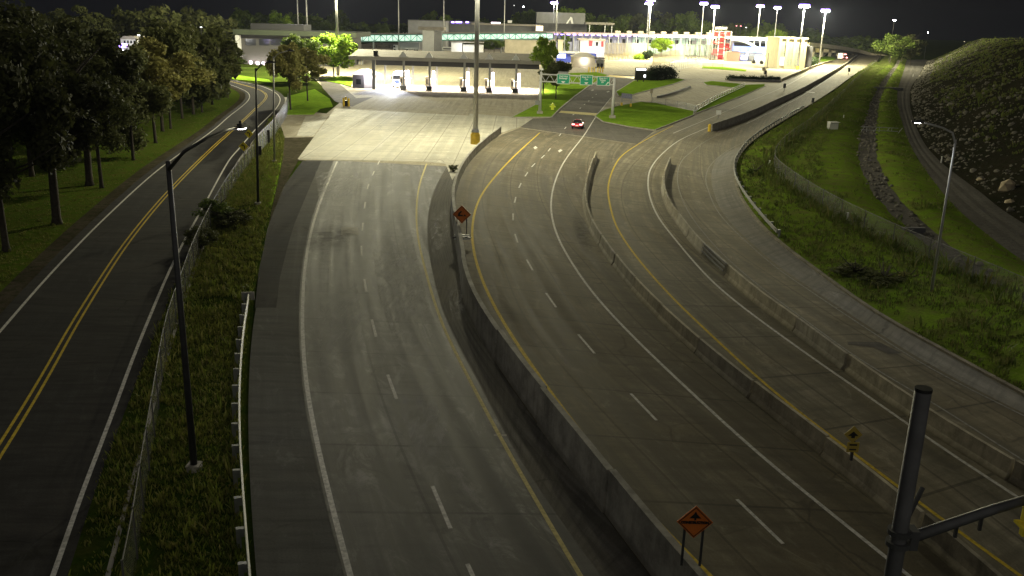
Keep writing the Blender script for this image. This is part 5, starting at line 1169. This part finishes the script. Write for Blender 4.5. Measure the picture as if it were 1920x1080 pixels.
# blue glass hall with arch
Y = 492
t = bthing('glass_hall', 'blue lit glass hall under a white half arch', 'building', 1415, Y)
block(t, 'wall', 1372, 1459, 78, 117, Y+6, 24, simple('hall_wall', (.12,.13,.17), .6), 0)
block(t, 'lit_glazing', 1373, 1458, 83, 99, Y+5.5, .3, MAT['blueg']); block(t, 'dark_glazing', 1376, 1449, 80.5, 87, Y+5.2, .2, MAT['glass'])
block(t, 'canopy_edge', 1370, 1462, 70.3, 74.5, Y, 30, MAT['whitew']); block(t, 'lit_edge', 1371, 1461, 74.6, 75.6, Y+.5, .4, MAT['pinkled'])
for (a, b, c, e, m_) in ((1377,1386,101,110,'redp'),(1389,1401,104,112,'bluelit'),(1399,1403,97,103,'msg'),(1404,1413,105,113,'dkgrey'),(1415,1424,106,115,'bluelit'),(1426,1438,107,116,'msg'),(1440,1450,108,116,'bluelit')): block(t, 'shopfront', a, b, c, e, Y+5.2, .3, MAT[m_])
block(t, 'brick_bay', 1362, 1386, 97, 112, Y-2, 6, simple('brick_red', (.32,.14,.10), .9), 0); block(t, 'bay_sign', 1372, 1385, 95.5, 97.5, Y-2.2, .4, MAT['dkgrey'])
arc = [AT(x, r, Y-2) for x, r in ((1372,74),(1384,75),(1396,78),(1408,83),(1420,90),(1432,98),(1444,107),(1456,117))]
MB().tube(resample(arc, n=24), .62, 8).build('arch', simple('arch_white', (.70,.85,.78), .5), t)
for x, r in ((1403,81),(1414,86),(1425,93),(1436,101),(1446,108)): MB().cyl(AT(x,74,Y-1), AT(x,r,Y-2), .16, .16, 6).build('hanger', MAT['wsign'], t)
for x in (1400,1425,1446): lamp('forecourt_light', AT(x,111,Y-4), 900, (.85,.9,1), .4, t)
lamp('arch_light', AT(1435,108,Y-12), 3500, (.85,1,.92), .4, t)
for (x, r, lab) in ((1413,119,'dark round planter on the forecourt under the arch, middle one'),(1428,120,'small dark planter on the forecourt right of the middle one'),(1448,120,'dark planter at the foot of the half arch'),(1331,103,'dark planter at the foot of the red framed tower')):
    p = G(x,r); m_ = MB(); m_.cyl(p, p+Vector((0,0,1.1)), .9, 1.2, 12); m_.cyl(p+Vector((0,0,1.1)), p+Vector((0,0,2.0)), 1.1, .6, 10); tag(m_.build('planter', MAT['black']), lab, 'planter', 'forecourt planters')
# cream arched building
Y = G(1488,130).y
t = bthing('cream_building', 'cream stone building with three tall arched windows beside the far highway', 'building', 1488, Y)
a, b = bxp(1457,1508,73,129,Y,22,0); H = b[2]; MB().bb(a, b).build('wall', MAT['creamw'], t)
MB().bb((a[0]-.3,Y-.4,H),(b[0]+.3,Y+22.3,H+.7)).build('cornice', MAT['creamw'], t)
sw_a, sw_b = bxp(1508.2,1520,86,129,Y+2,18,0); MB().bb(sw_a, sw_b).build('side_wing', MAT['dkgrey'], t)
for i, x in enumerate((1467.5,1482,1494.5)):
    c = AT(x, 100, Y).x; w_ = 1.35; g = MB(); z0, z1 = H*.12, H*.72
    g.extr([(-w_,z0),(w_,z0),(w_,z1)]+[(w_*math.cos(q), z1+w_*math.sin(q)) for q in np.linspace(.2,math.pi-.2,7)]+[(-w_,z1)], (c,Y-.06,0), (1,0,0), (0,0,1), (0,.05,0))
    wn = g.build('window', simple('window_tint', (.26,.30,.25), .3), t)
    g = MB(); g.bb((c-.07,Y-.12,z0),(c+.07,Y-.065,z1+w_)); 
    for f_ in (.35,.55): g.bb((c-w_,Y-.12,H*f_-.1),(c-.08,Y-.065,H*f_+.1)); g.bb((c+.08,Y-.12,H*f_-.1),(c+w_,Y-.065,H*f_+.1))
    g.build('frame', MAT['creamw'], wn)
    if i == 0: MB().bb((c-1.0,Y-.2,z0),(c+1.0,Y-.13,H*.4)).build('door', MAT['warmlit'], t)
for x in (1461,1474.5,1488.5,1503): q = AT(x,100,Y).x; MB().bb((q-.55,Y-.35,0),(q+.55,Y-.001,H-.01)).build('pilaster', MAT['creamw'], t)
for x in (1465,1490): lamp('facade_light', (AT(x,120,Y).x, Y-7, 1.0), 500, (1,.92,.75), .4, t)
# viaduct on the right
vp = [AT(1516,83,560), AT(1548,86,600), AT(1585,91,650), AT(1612,96,690), AT(1636,103,700), AT(1650,111,690)]
t = thing('viaduct', 'curving concrete highway viaduct sweeping behind the cream building', 'viaduct', (vp[0].x, vp[0].y, 0))
w = resample(vp, n=40); sweep(w, [(-11.4,-1.2),(-11.4,1.1),(-11,1.1),(-11,0),(0,0),(0,1.1),(.4,1.1),(.4,-1.2)]).build('deck', MAT['beige'], t)
for i in range(3, 38, 5): p = w[i]; n_ = norms(w)[i]; q = p-n_*5; MB().cyl((q.x,q.y,-.1),(q.x,q.y,max(.2,p.z-1.2)),1.0,1.0,10).build('pier', MAT['beige'], t)
# vehicles far right
Y = G(1550,102).y; t = bthing('semi_trailer', 'cream semi trailer parked beyond the cream building', 'trailer', 1548, Y)
block(t, 'cargo_box', 1536, 1567, 88.5, 98.5, Y, 3, MAT['creamw'], bevel=.1); block(t, 'cab', 1530, 1535.5, 87, 98.5, Y, 3, MAT['cream'], bevel=.2)
for x in (1533,1556,1562): q = AT(x,100,Y); MB().cyl((q.x,Y-.3,.6),(q.x,Y+.2,.6),.6,.6,10).build('wheel', MAT['rubber'], t)
p = G(1584,112); t = thing('coach', 'far coach with red tail lamps climbing the highway bend', 'coach', p)
MB().box(p+Vector((0,6,2.2)), (2.8,12,3.2), -.5).build('body', MAT['wsign'], t, bevel=.2)
for s in (-1,1): MB().box(p+Vector((s*1.1-.1,.55+s*-.6,1.3)), (.8,.3,.6), -.5).build('tail_lamp', MAT['tail'], t)
MB().box(p+Vector((0,.6,3.2)), (1.6,.2,.4), -.5).build('roof_lamp', MAT['tail'], t); lamp('tail_light', p+Vector((0,-1.5,1.8)), 250, (1,.25,.2), .2, t)
# lights far in the dark
def far_lamp(label, px, row, Y, power=0, col=(.95,.97,1), mat='led', group='distant lamps', size=.5):
    q = AT(px,row,Y); t = thing('distant_lamp', label, 'lamp post', (q.x,Y,0), group=group)
    MB().tube([(q.x,Y,0),(q.x,Y,q.z)], [.12,.08], 6).build('pole', MAT['dark'], t); MB().box(q, (size*2,size*2,size)).build('lens', MAT[mat], t, bevel=size*.2)
    if power: lamp('lamp_light', q+Vector((0,-.2,-size-.3)), power, col, .2, t)
far_lamp('white lamp alone in the black sky above the right hand trees', 1677, 38, 520, 0, size=.5)
far_lamp('faint lamp low in the dark beyond the rubble hill', 1740, 61, 620, size=.28)
far_lamp('faint amber lamp at the far right over the rubble hill', 1808, 78, 620, size=.22, mat='warmlit')
far_lamp('small white lamp above the long dark hall, left of a brighter one', 964, 10, 700, size=.35, mat='msg'); far_lamp('bright small white lamp high above the long dark hall', 981.5, 12.5, 700, size=.42)
far_lamp('white lamp among the dark park trees at far left', 81, 87, 190, 2600, size=.32); far_lamp('faint lamp high among the dark park trees', 103, 62, 240, size=.25, mat='msg'); far_lamp('small lamp in the dark trees left of the pale house', 160, 76, 240, size=.25, mat='msg')
far_lamp('violet lamp shining between the park trees beside the pale house', 230, 85, 255, 3500, (.6,.5,1), 'violet', size=.95); far_lamp('violet lamp at the left corner of the dark office building', 431, 98, 290, 2500, (.6,.5,1), 'violet', size=.8)
far_lamp('lamp above the pale house behind the park trees', 260, 66, 262, size=.3, mat='msg'); far_lamp('low twin lamp far behind the park trees', 298, 92, 270, size=.28, mat='msg'); far_lamp('small lamp above the tree belt left of the office building', 377, 51, 330, size=.3, mat='msg')
far_lamp('left red lamp above the red framed tower', 1381, 48.5, 640, size=.35, mat='tail'); far_lamp('right red lamp above the red framed tower', 1389, 48.8, 640, size=.35, mat='tail'); far_lamp('curved neck lamp left of the blue glass hall roof', 1399, 51.5, 620, size=.4, mat='msg')
t = bthing('pale_house', 'pale house glimpsed between the dark park trees', 'house', 243, 275); block(t, 'wall', 228, 258, 74, 96, 275, 8, MAT['whitew'], 0); a, b = bxp(226,260,68,74,275,9); MB().extr([(0,0),(b[0]-a[0],0),((b[0]-a[0])*.8,b[2]-a[2]),((b[0]-a[0])*.2,b[2]-a[2])], (a[0],274.4,a[2]+.02), (1,0,0), (0,0,1), (0,9,0)).build('roof', MAT['roofg'], t)
for x in (234,240,246,252): block(t, 'window', x-1.6, x+1.6, 76, 81, 274.9, .08, MAT['glass'])
lamp('house_light', AT(238,78,268), 2200, (1,.97,.9), .3, t)
flat('parking_yard', [(-40,132),(110,122),(300,118),(300,124),(120,134),(-60,146)], MAT['plaza'], -.01)
lamp_post = far_lamp('yard lamp over the pale strip of ground at far left', 48, 92, 235, 6000, size=.3)
#@@TREES@@
# ------------------------------------------------------------------ trees, hedges, weeds
def crown(seed, nclump, nleaf, leaf, squash=1.0, cone=0):
    """unit crown mesh (radius 1, centred) of leaf-sized quads gathered in clumps"""
    r = np.random.default_rng(seed); C = []
    while len(C) < nclump:
        p = r.uniform(-1, 1, 3); d = np.linalg.norm(p)
        if d > 1 or d < .25: continue
        if cone: p[:2] *= np.clip(1.05-.75*(p[2]+1)/2, .1, 1)
        elif p[2] < -.3: p[:2] *= .8
        C.append(p*.84)
    C = np.array(C); R = r.uniform(.16, .34, nclump)
    idx = r.integers(0, nclump, nleaf); d = r.normal(size=(nleaf, 3)); d /= np.linalg.norm(d, axis=1)[:, None]
    P = C[idx] + d*(R[idx]*r.uniform(.35, 1.08, nleaf))[:, None]; P[:, 2] *= squash
    nrm = d + r.normal(size=(nleaf, 3))*.7; nrm /= np.linalg.norm(nrm, axis=1)[:, None]
    a = np.cross(nrm, r.normal(size=(nleaf, 3))); a /= np.linalg.norm(a, axis=1)[:, None]; b = np.cross(nrm, a)
    s = leaf*r.uniform(.6, 1.4, nleaf)[:, None]
    V = np.stack([P-a*s, P-b*s*.6, P+a*s, P+b*s*.6], 1).reshape(-1, 3)
    return V
def mesh_quads(name, V, mat):
    n = len(V)//4; me = bpy.data.meshes.new(name)
    me.vertices.add(4*n); me.vertices.foreach_set('co', V.astype(np.float32).ravel()); me.loops.add(4*n); me.loops.foreach_set('vertex_index', np.arange(4*n, dtype=np.int32))
    me.polygons.add(n); me.polygons.foreach_set('loop_start', np.arange(0, 4*n, 4, dtype=np.int32)); me.polygons.foreach_set('loop_total', np.full(n, 4, dtype=np.int32))
    me.update(); me.validate(); me.materials.append(mat); return me
def trunk_mb(seed, H, zc, Rc, r0):
    R = random.Random(seed); mb = MB(); top = zc + .2*Rc
    path = [Vector((0,0,-.1)), Vector((R.uniform(-.1,.1), R.uniform(-.1,.1), top*.4)), Vector((R.uniform(-.25,.25), R.uniform(-.25,.25), top))]
    mb.tube([path[0], path[0].lerp(path[1], .12), path[1], path[2]], [r0*1.35, r0, r0*.85, r0*.3], 9)
    for k in range(7):
        f = R.uniform(.42, .9); s = path[1].lerp(path[2], max(0, f*1.6-.6)) if f > .4 else path[0].lerp(path[1], f/.4)
        a = R.uniform(0, 6.28); L = Rc*R.uniform(.5, .85); e = s + Vector((math.cos(a)*L, math.sin(a)*L, L*R.uniform(.4, .9)))
        mb.tube([s, s.lerp(e, .5)+Vector((0,0,-.05*L)), e], [r0*.4, r0*.26, r0*.1], 6)
    return mb
TREE_CACHE = {}
def tree(label, base, H, Rc, trunk_h, mat, seed, n=5200, leaf=.05, group=None, r0=None, name='tree', cone=0, nclump=26):
    zc = (H+trunk_h)/2; hz = (H-trunk_h)/2
    t = thing(name, label, 'tree', base, group=group, local=True)
    key = (seed % 6, n, leaf, cone, mat.name, nclump)
    if key not in TREE_CACHE: TREE_CACHE[key] = mesh_quads('crown', crown(seed % 6 + 11*cone, nclump, n, leaf, 1, cone), mat)
    o = bpy.data.objects.new('crown', TREE_CACHE[key]); COL.objects.link(o); o.parent = t
    o.location = (0,0,zc); o.scale = (Rc, Rc*random.Random(seed).uniform(.85,1.1), hz); o.rotation_euler = (0,0,seed*1.7)
    trunk_mb(seed, H, zc, Rc, r0 or max(.14, H*.015)).build('trunk', MAT['bark'], t, smooth=True)
    return t
PG = 'dark trees in the park beside the road'
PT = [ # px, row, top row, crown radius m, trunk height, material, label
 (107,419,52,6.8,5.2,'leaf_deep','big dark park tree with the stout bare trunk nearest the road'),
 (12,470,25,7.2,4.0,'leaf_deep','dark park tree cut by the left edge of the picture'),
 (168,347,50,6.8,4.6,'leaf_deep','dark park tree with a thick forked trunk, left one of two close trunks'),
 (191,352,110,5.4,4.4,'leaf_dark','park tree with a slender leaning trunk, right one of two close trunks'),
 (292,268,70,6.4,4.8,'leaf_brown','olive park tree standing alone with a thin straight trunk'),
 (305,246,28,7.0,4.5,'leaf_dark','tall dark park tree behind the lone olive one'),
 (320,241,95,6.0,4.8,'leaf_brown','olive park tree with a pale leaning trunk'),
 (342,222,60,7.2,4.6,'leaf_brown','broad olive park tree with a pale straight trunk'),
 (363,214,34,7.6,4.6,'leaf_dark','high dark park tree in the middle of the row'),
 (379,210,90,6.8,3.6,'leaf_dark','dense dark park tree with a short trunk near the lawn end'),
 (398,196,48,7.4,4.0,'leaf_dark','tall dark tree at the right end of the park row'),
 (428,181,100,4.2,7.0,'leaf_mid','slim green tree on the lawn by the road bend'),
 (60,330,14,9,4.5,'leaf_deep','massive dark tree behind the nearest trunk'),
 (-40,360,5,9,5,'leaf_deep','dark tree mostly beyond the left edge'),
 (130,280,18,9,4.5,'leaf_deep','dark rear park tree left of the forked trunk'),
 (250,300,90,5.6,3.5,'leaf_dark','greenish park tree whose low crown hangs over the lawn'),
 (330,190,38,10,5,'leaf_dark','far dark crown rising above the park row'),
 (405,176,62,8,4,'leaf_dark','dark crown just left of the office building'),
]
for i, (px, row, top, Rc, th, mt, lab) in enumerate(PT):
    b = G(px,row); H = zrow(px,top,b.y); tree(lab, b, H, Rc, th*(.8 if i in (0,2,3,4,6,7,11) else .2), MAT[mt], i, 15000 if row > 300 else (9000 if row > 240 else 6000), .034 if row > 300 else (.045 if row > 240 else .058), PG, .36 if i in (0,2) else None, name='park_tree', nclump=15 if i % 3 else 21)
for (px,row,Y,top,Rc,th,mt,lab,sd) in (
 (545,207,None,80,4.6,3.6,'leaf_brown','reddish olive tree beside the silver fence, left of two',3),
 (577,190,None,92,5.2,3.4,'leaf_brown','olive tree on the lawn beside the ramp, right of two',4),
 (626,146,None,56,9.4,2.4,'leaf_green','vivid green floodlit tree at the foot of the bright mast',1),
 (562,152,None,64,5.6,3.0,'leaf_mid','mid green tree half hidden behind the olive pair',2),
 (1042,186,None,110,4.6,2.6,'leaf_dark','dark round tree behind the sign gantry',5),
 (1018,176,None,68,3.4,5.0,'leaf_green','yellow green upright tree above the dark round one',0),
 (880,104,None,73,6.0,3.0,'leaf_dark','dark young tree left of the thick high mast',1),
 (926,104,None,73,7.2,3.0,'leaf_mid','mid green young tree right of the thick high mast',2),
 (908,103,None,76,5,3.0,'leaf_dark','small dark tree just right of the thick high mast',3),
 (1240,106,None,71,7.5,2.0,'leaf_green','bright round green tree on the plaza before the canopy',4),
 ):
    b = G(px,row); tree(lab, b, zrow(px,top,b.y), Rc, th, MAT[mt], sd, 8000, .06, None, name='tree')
for (px,row,top,Rc,lab) in ((1053,100,58,2.6,'slim cypress tree just right of the thin mast'),(1063,100,60,3.2,'fuller cypress tree between the pillars and the white shop'),(1076,97,62,2.6,'dark narrow cypress before the white shop'),(1201,110,100,2.4,'small green shrub left of the round bush')):
    b = G(px,row); tree(lab, b, zrow(px,top,b.y), Rc, .6, MAT['leaf_mid' if 'dark' not in lab else 'leaf_dark'], 2, 1800, .08, 'slim trees near the thin mast', name='cypress_tree' if 'cypress' in lab else 'shrub', cone=1 if 'cypress' in lab else 0)
b = G(1213,112); tree('clipped round dark bush beside the bright round tree', b, zrow(1213,93,b.y), 4.0, .1, MAT['hedge'], 1, 3000, .08, None, name='bush', nclump=60)
# right cluster
for (px,row,top,Rc,mt,lab,sd) in ((1668,122,62,11,'leaf_mid','broad tree catching the light at the end of the far highway',0),(1690,118,64,12,'leaf_dark','dark tree right of the broad lit one at the far bend',3),(1706,122,72,9,'leaf_dark','dark tree with a bare trunk at the head of the gravel track',5),(1650,112,88,8,'leaf_dark','low dark tree at the left of the far bend cluster',2)):
    b = G(px,row); tree(lab, b, zrow(px,top,b.y), Rc, 3, MAT[mt], sd, 4200, .05, 'trees at the far highway bend', name='tree')
# hedges
def hedge(label, pts, w, h, n, leaf, mat='hedge', name='hedge'):
    P = [G(*p) for p in pts]; r = np.random.default_rng(n); L = np.array(resample(P, n=60)); i = r.integers(0, 60, n)
    c = L[i] + r.normal(size=(n,3))*np.array([.5,.5,0]); d = r.normal(size=(n,3)); d /= np.linalg.norm(d,axis=1)[:,None]; d[:,2] = abs(d[:,2])
    lump = 1+.22*np.sin(i*.55)+.12*np.sin(i*1.7)
    Pp = c + d*np.array([w/2,w/2,h])*(r.uniform(.6,1.02,n)*lump)[:,None]
    a = np.cross(d, r.normal(size=(n,3))); a /= np.linalg.norm(a,axis=1)[:,None]; b = np.cross(d,a); s = leaf*r.uniform(.6,1.4,n)[:,None]
    V = np.stack([Pp-a*s,Pp-b*s*.6,Pp+a*s,Pp+b*s*.6],1).reshape(-1,3)
    o = bpy.data.objects.new(name, mesh_quads(name, V, MAT[mat])); COL.objects.link(o); return tag(o, label, 'hedge')
hedge('thick dark hedge right of the message sign', [(1217,151),(1240,149),(1258,147)], 4.5, 4.2, 7000, .32)
hedge('long low dark hedge along the planter wall', [(1368,149.5),(1400,151),(1432,152),(1460,152)], 2.2, 1.6, 6000, .25)
hedge('dark hedge at the end of the parapet by the cream building', [(1516,125),(1528,119)], 3, 4, 2500, .4)
hedge('row of low yellow green shrubs left of the round bush', [(1192,111),(1200,112),(1206,111)], 3, 2.6, 2500, .35, 'leaf_green')
# far tree belt: individual trees one can tell apart, then the wood behind
FT = [(525,22,560,9,'leaf_green','pale green tree glowing above the office penthouse'),(716,39,620,7,'leaf_mid','small tree above the teal bridge left of the grey block'),(620,42,620,10,'leaf_mid','low tree above the vivid green one'),(975,20,690,9,'leaf_mid','left tree of two upright crowns above the long dark hall'),(996,19,690,8,'leaf_mid','right tree of two upright crowns above the long dark hall'),
      (1050,9,780,16,'leaf_green','broad tree crown glowing behind the big dark hall'),(1085,14,760,15,'leaf_green','tree crown at the right shoulder of the big dark hall'),(1108,18,720,14,'leaf_mid','tree behind the dark far canopy'),(1162,26,700,13,'leaf_mid','tree left of the close mast pair'),(1240,20,740,16,'leaf_dark','dark tree right of the close mast pair'),
      (1285,22,700,15,'leaf_mid','big green tree behind the canopy, tallest near the masts'),(1310,32,680,12,'leaf_mid','shorter green tree left of the red framed tower'),(1365,43,700,10,'leaf_dark','dark tree behind the red framed tower'),(1418,57,640,7,'leaf_mid','bushy tree behind the left part of the glass hall roof'),(1457,54,640,9,'leaf_green','rounded green tree behind the right part of the glass hall roof'),(1195,24,740,13,'leaf_dark','dark tree directly behind the close mast pair')]
for i, (px, top, Y, Rc, mt, lab) in enumerate(FT):
    b = AT(px, 70, Y); H = zrow(px, top, Y); tree(lab, (b.x,Y,0), H, Rc, min(4, H*.2), MAT[mt], i, 2600, .07, 'trees beyond the plaza', name='tree')
r = np.random.default_rng(77); VV = []
for k in range(95):
    px = r.uniform(440, 1660); Y = r.uniform(700, 900)
    top = hor(px) + r.uniform(-16, 4) + (10 if 850 < px < 950 or px > 1480 else 0); H = AT(px, top, Y).z
    if H < 4: H = 4
    c = AT(px, 80, Y); V = crown(int(r.integers(0, 60)), 16, 620, .13); Rc = r.uniform(10, 17)
    VV.append(V*np.array([Rc, Rc, H*.55]) + np.array([c.x, Y, H*.5]))
o = bpy.data.objects.new('far_wood', mesh_quads('far_wood', np.concatenate(VV), MAT['leaf_mid'])); COL.objects.link(o); tag(o, 'dark belt of woodland far behind the border plaza', 'wood', kind='stuff')
VV = []
for k in range(40):
    px = r.uniform(-200, 440); Y = r.uniform(330, 480); H = AT(px, r.uniform(5, 40), Y).z; c = AT(px, 80, Y); V = crown(int(r.integers(0, 60)), 16, 700, .11); Rc = r.uniform(8, 13)
    VV.append(V*np.array([Rc, Rc, H*.5]) + np.array([c.x, Y, H*.55]))
o = bpy.data.objects.new('park_wood', mesh_quads('park_wood', np.concatenate(VV), MAT['leaf_dark'])); COL.objects.link(o); tag(o, 'dark woodland behind the park and its scattered lamps', 'wood', kind='stuff')
# weeds and rough grass
def weeds(name, label, sampler, n, h, mat, seed, wid=.05, blades=5):
    r = np.random.default_rng(seed); base = np.array([sampler(r) for _ in range(n)])
    B = np.repeat(base, blades, 0) + np.concatenate([r.normal(size=(n*blades,2))*.12, np.zeros((n*blades,1))], 1)
    a = r.uniform(0, 6.28, n*blades); lean = r.uniform(.15, .75, n*blades); hh = np.repeat(h*r.uniform(.35, 1.25, n)*np.where(r.random(n) < .06, 2.1, 1), blades)*r.uniform(.6, 1.1, n*blades)
    dx = np.stack([np.cos(a), np.sin(a), np.zeros_like(a)], 1); sd = np.stack([-np.sin(a), np.cos(a), np.zeros_like(a)], 1)*wid*(.6+hh[:,None])
    mid = B + dx*(lean*hh*.35)[:,None] + np.array([0,0,1])*(hh*.6)[:,None]; tip = B + dx*(lean*hh)[:,None] + np.array([0,0,1])*hh[:,None]
    V = np.stack([B-sd*.6, mid-sd, tip, mid+sd], 1).reshape(-1,3)
    o = bpy.data.objects.new(name, mesh_quads(name, V, mat)); COL.objects.link(o); return tag(o, label, 'weeds', kind='stuff')
n1 = 200; va, vb = resample(v1l, n=n1), resample(v1r, n=n1)
def s_verge(r):
    while True:
        f = r.random()**.8; i = int((1-f)*(n1-2)) if r.random() < .2 else int(r.random()*(n1-2)); s = r.uniform(.04, .96)
        p = va[i].lerp(vb[i], s)
        if mnoise.noise(Vector((p.x*.22, p.y*.22, 1))) > -.28 or r.random() < .25: return (p.x, p.y, .05)
weeds('verge_weeds', 'rough weeds and long grass along the verge by the park road', s_verge, 18000, .27, MAT['weed'], 1, .035)
def s_bank(r):
    while True:
        t = r.random(); s = r.random()
        p = verge_pt(t, s)
        if .64 < s < .78 and r.random() < .85: continue
        if mnoise.noise(Vector((p.x*.16, p.y*.16, 7))) > -.05 + (.35 if s > .45 else -.15) or r.random() < .1: return (p.x, p.y, p.z)
weeds('bank_weeds', 'tall weeds and dry grass clumps covering the bank beside the highway bend', s_bank, 26000, .34, MAT['weed_dull'], 2, .04)
def s_fence(r):
    p = fr[int(r.random()*(len(fr)-2))]; o_ = r.normal(size=2)*.9; return (p.x+o_[0], p.y+o_[1], p.z)
weeds('fence_weeds', 'dry brown weeds grown through the long fence on the bank', s_fence, 5000, .75, MAT['weed_dull'], 3, .04)
def s_park(r):
    while True:
        p = G(r.uniform(-250, 440), r.uniform(190, 620))
        j = min(range(0, len(lw), 4), key=lambda k: (lw[k]-p).length); d = p-lw[j]
        if d.dot(nl[j]) < -2.2: return (p.x, p.y, -.03)
weeds('park_grass_tufts', 'mown grass tufts on the dark park lawn', s_park, 9000, .12, MAT['weed'], 4, .05)
def s_hill(r):
    while True:
        i = int(r.integers(2, NH-2)); k = int(r.integers(3, 12)); q = Vector(hillv[i*len(SLO)+k]).lerp(Vector(hillv[(i+1)*len(SLO)+k+1]), r.random())
        if mnoise.noise(q*.15) > .02: return tuple(q)
weeds('slope_weeds', 'patchy dry weeds growing over the rubble slope', s_hill, 6000, .6, MAT['weed_dull'], 6, .06)
# shrubs that hang over the fence by the park road
for i, (px, row, top, Rc, mt, lab) in enumerate(((402,420,372,1.7,'leaf_mid','bushy shrub growing over the chain link fence by the park road'),(432,425,392,2.2,'leaf_dark','dark spreading shrub in the verge beside the fence'),(376,470,425,1.4,'leaf_dark','dark shrub pressed against the fence below the bushy one'),(1415,330,318,1.6,'leaf_mid','low green shrub on the bank at the highway bend'),(1700,535,518,1.3,'leaf_brown','dry brown shrub on the bank near the leaning lamp'),(1655,540,512,1.9,'leaf_dark','dark low shrub left of the leaning lamp'),(1600,520,497,1.8,'leaf_dark','dark shrub on the bank below the long fence'),(850,322,308,.7,'leaf_dark','small dark shrub at the far tip of the drain strip'))):
    b = G(px,row); tree(lab, b, max(.9, zrow(px,top,b.y)), Rc, .05, MAT[mt], i, 2200, .075, 'verge shrubs', name='shrub')

# ------------------------------------------------------------------ night haze
HAZE = .000038
hz = MB(); hz.bb((-1400,-55,-1.2),(1400,2500,75)); hzo = hz.build('haze', None); hzo['kind'] = 'stuff'; tag(hzo, 'thin night haze hanging over the whole crossing', 'haze', kind='stuff')
hm = bpy.data.materials.new('haze'); hm.use_nodes = True; hn_ = hm.node_tree; hn_.nodes.remove(hn_.nodes['Principled BSDF'])
pv = hn_.nodes.new('ShaderNodeVolumePrincipled'); pv.inputs['Color'].default_value = (.66,.72,1,1); pv.inputs['Density'].default_value = HAZE; pv.inputs['Anisotropy'].default_value = .3
hn_.links.new(pv.outputs[0], hn_.nodes['Material Output'].inputs['Volume']); hzo.data.materials.append(hm); hm.volume_intersection_method = 'FAST' if hasattr(hm,'volume_intersection_method') else None
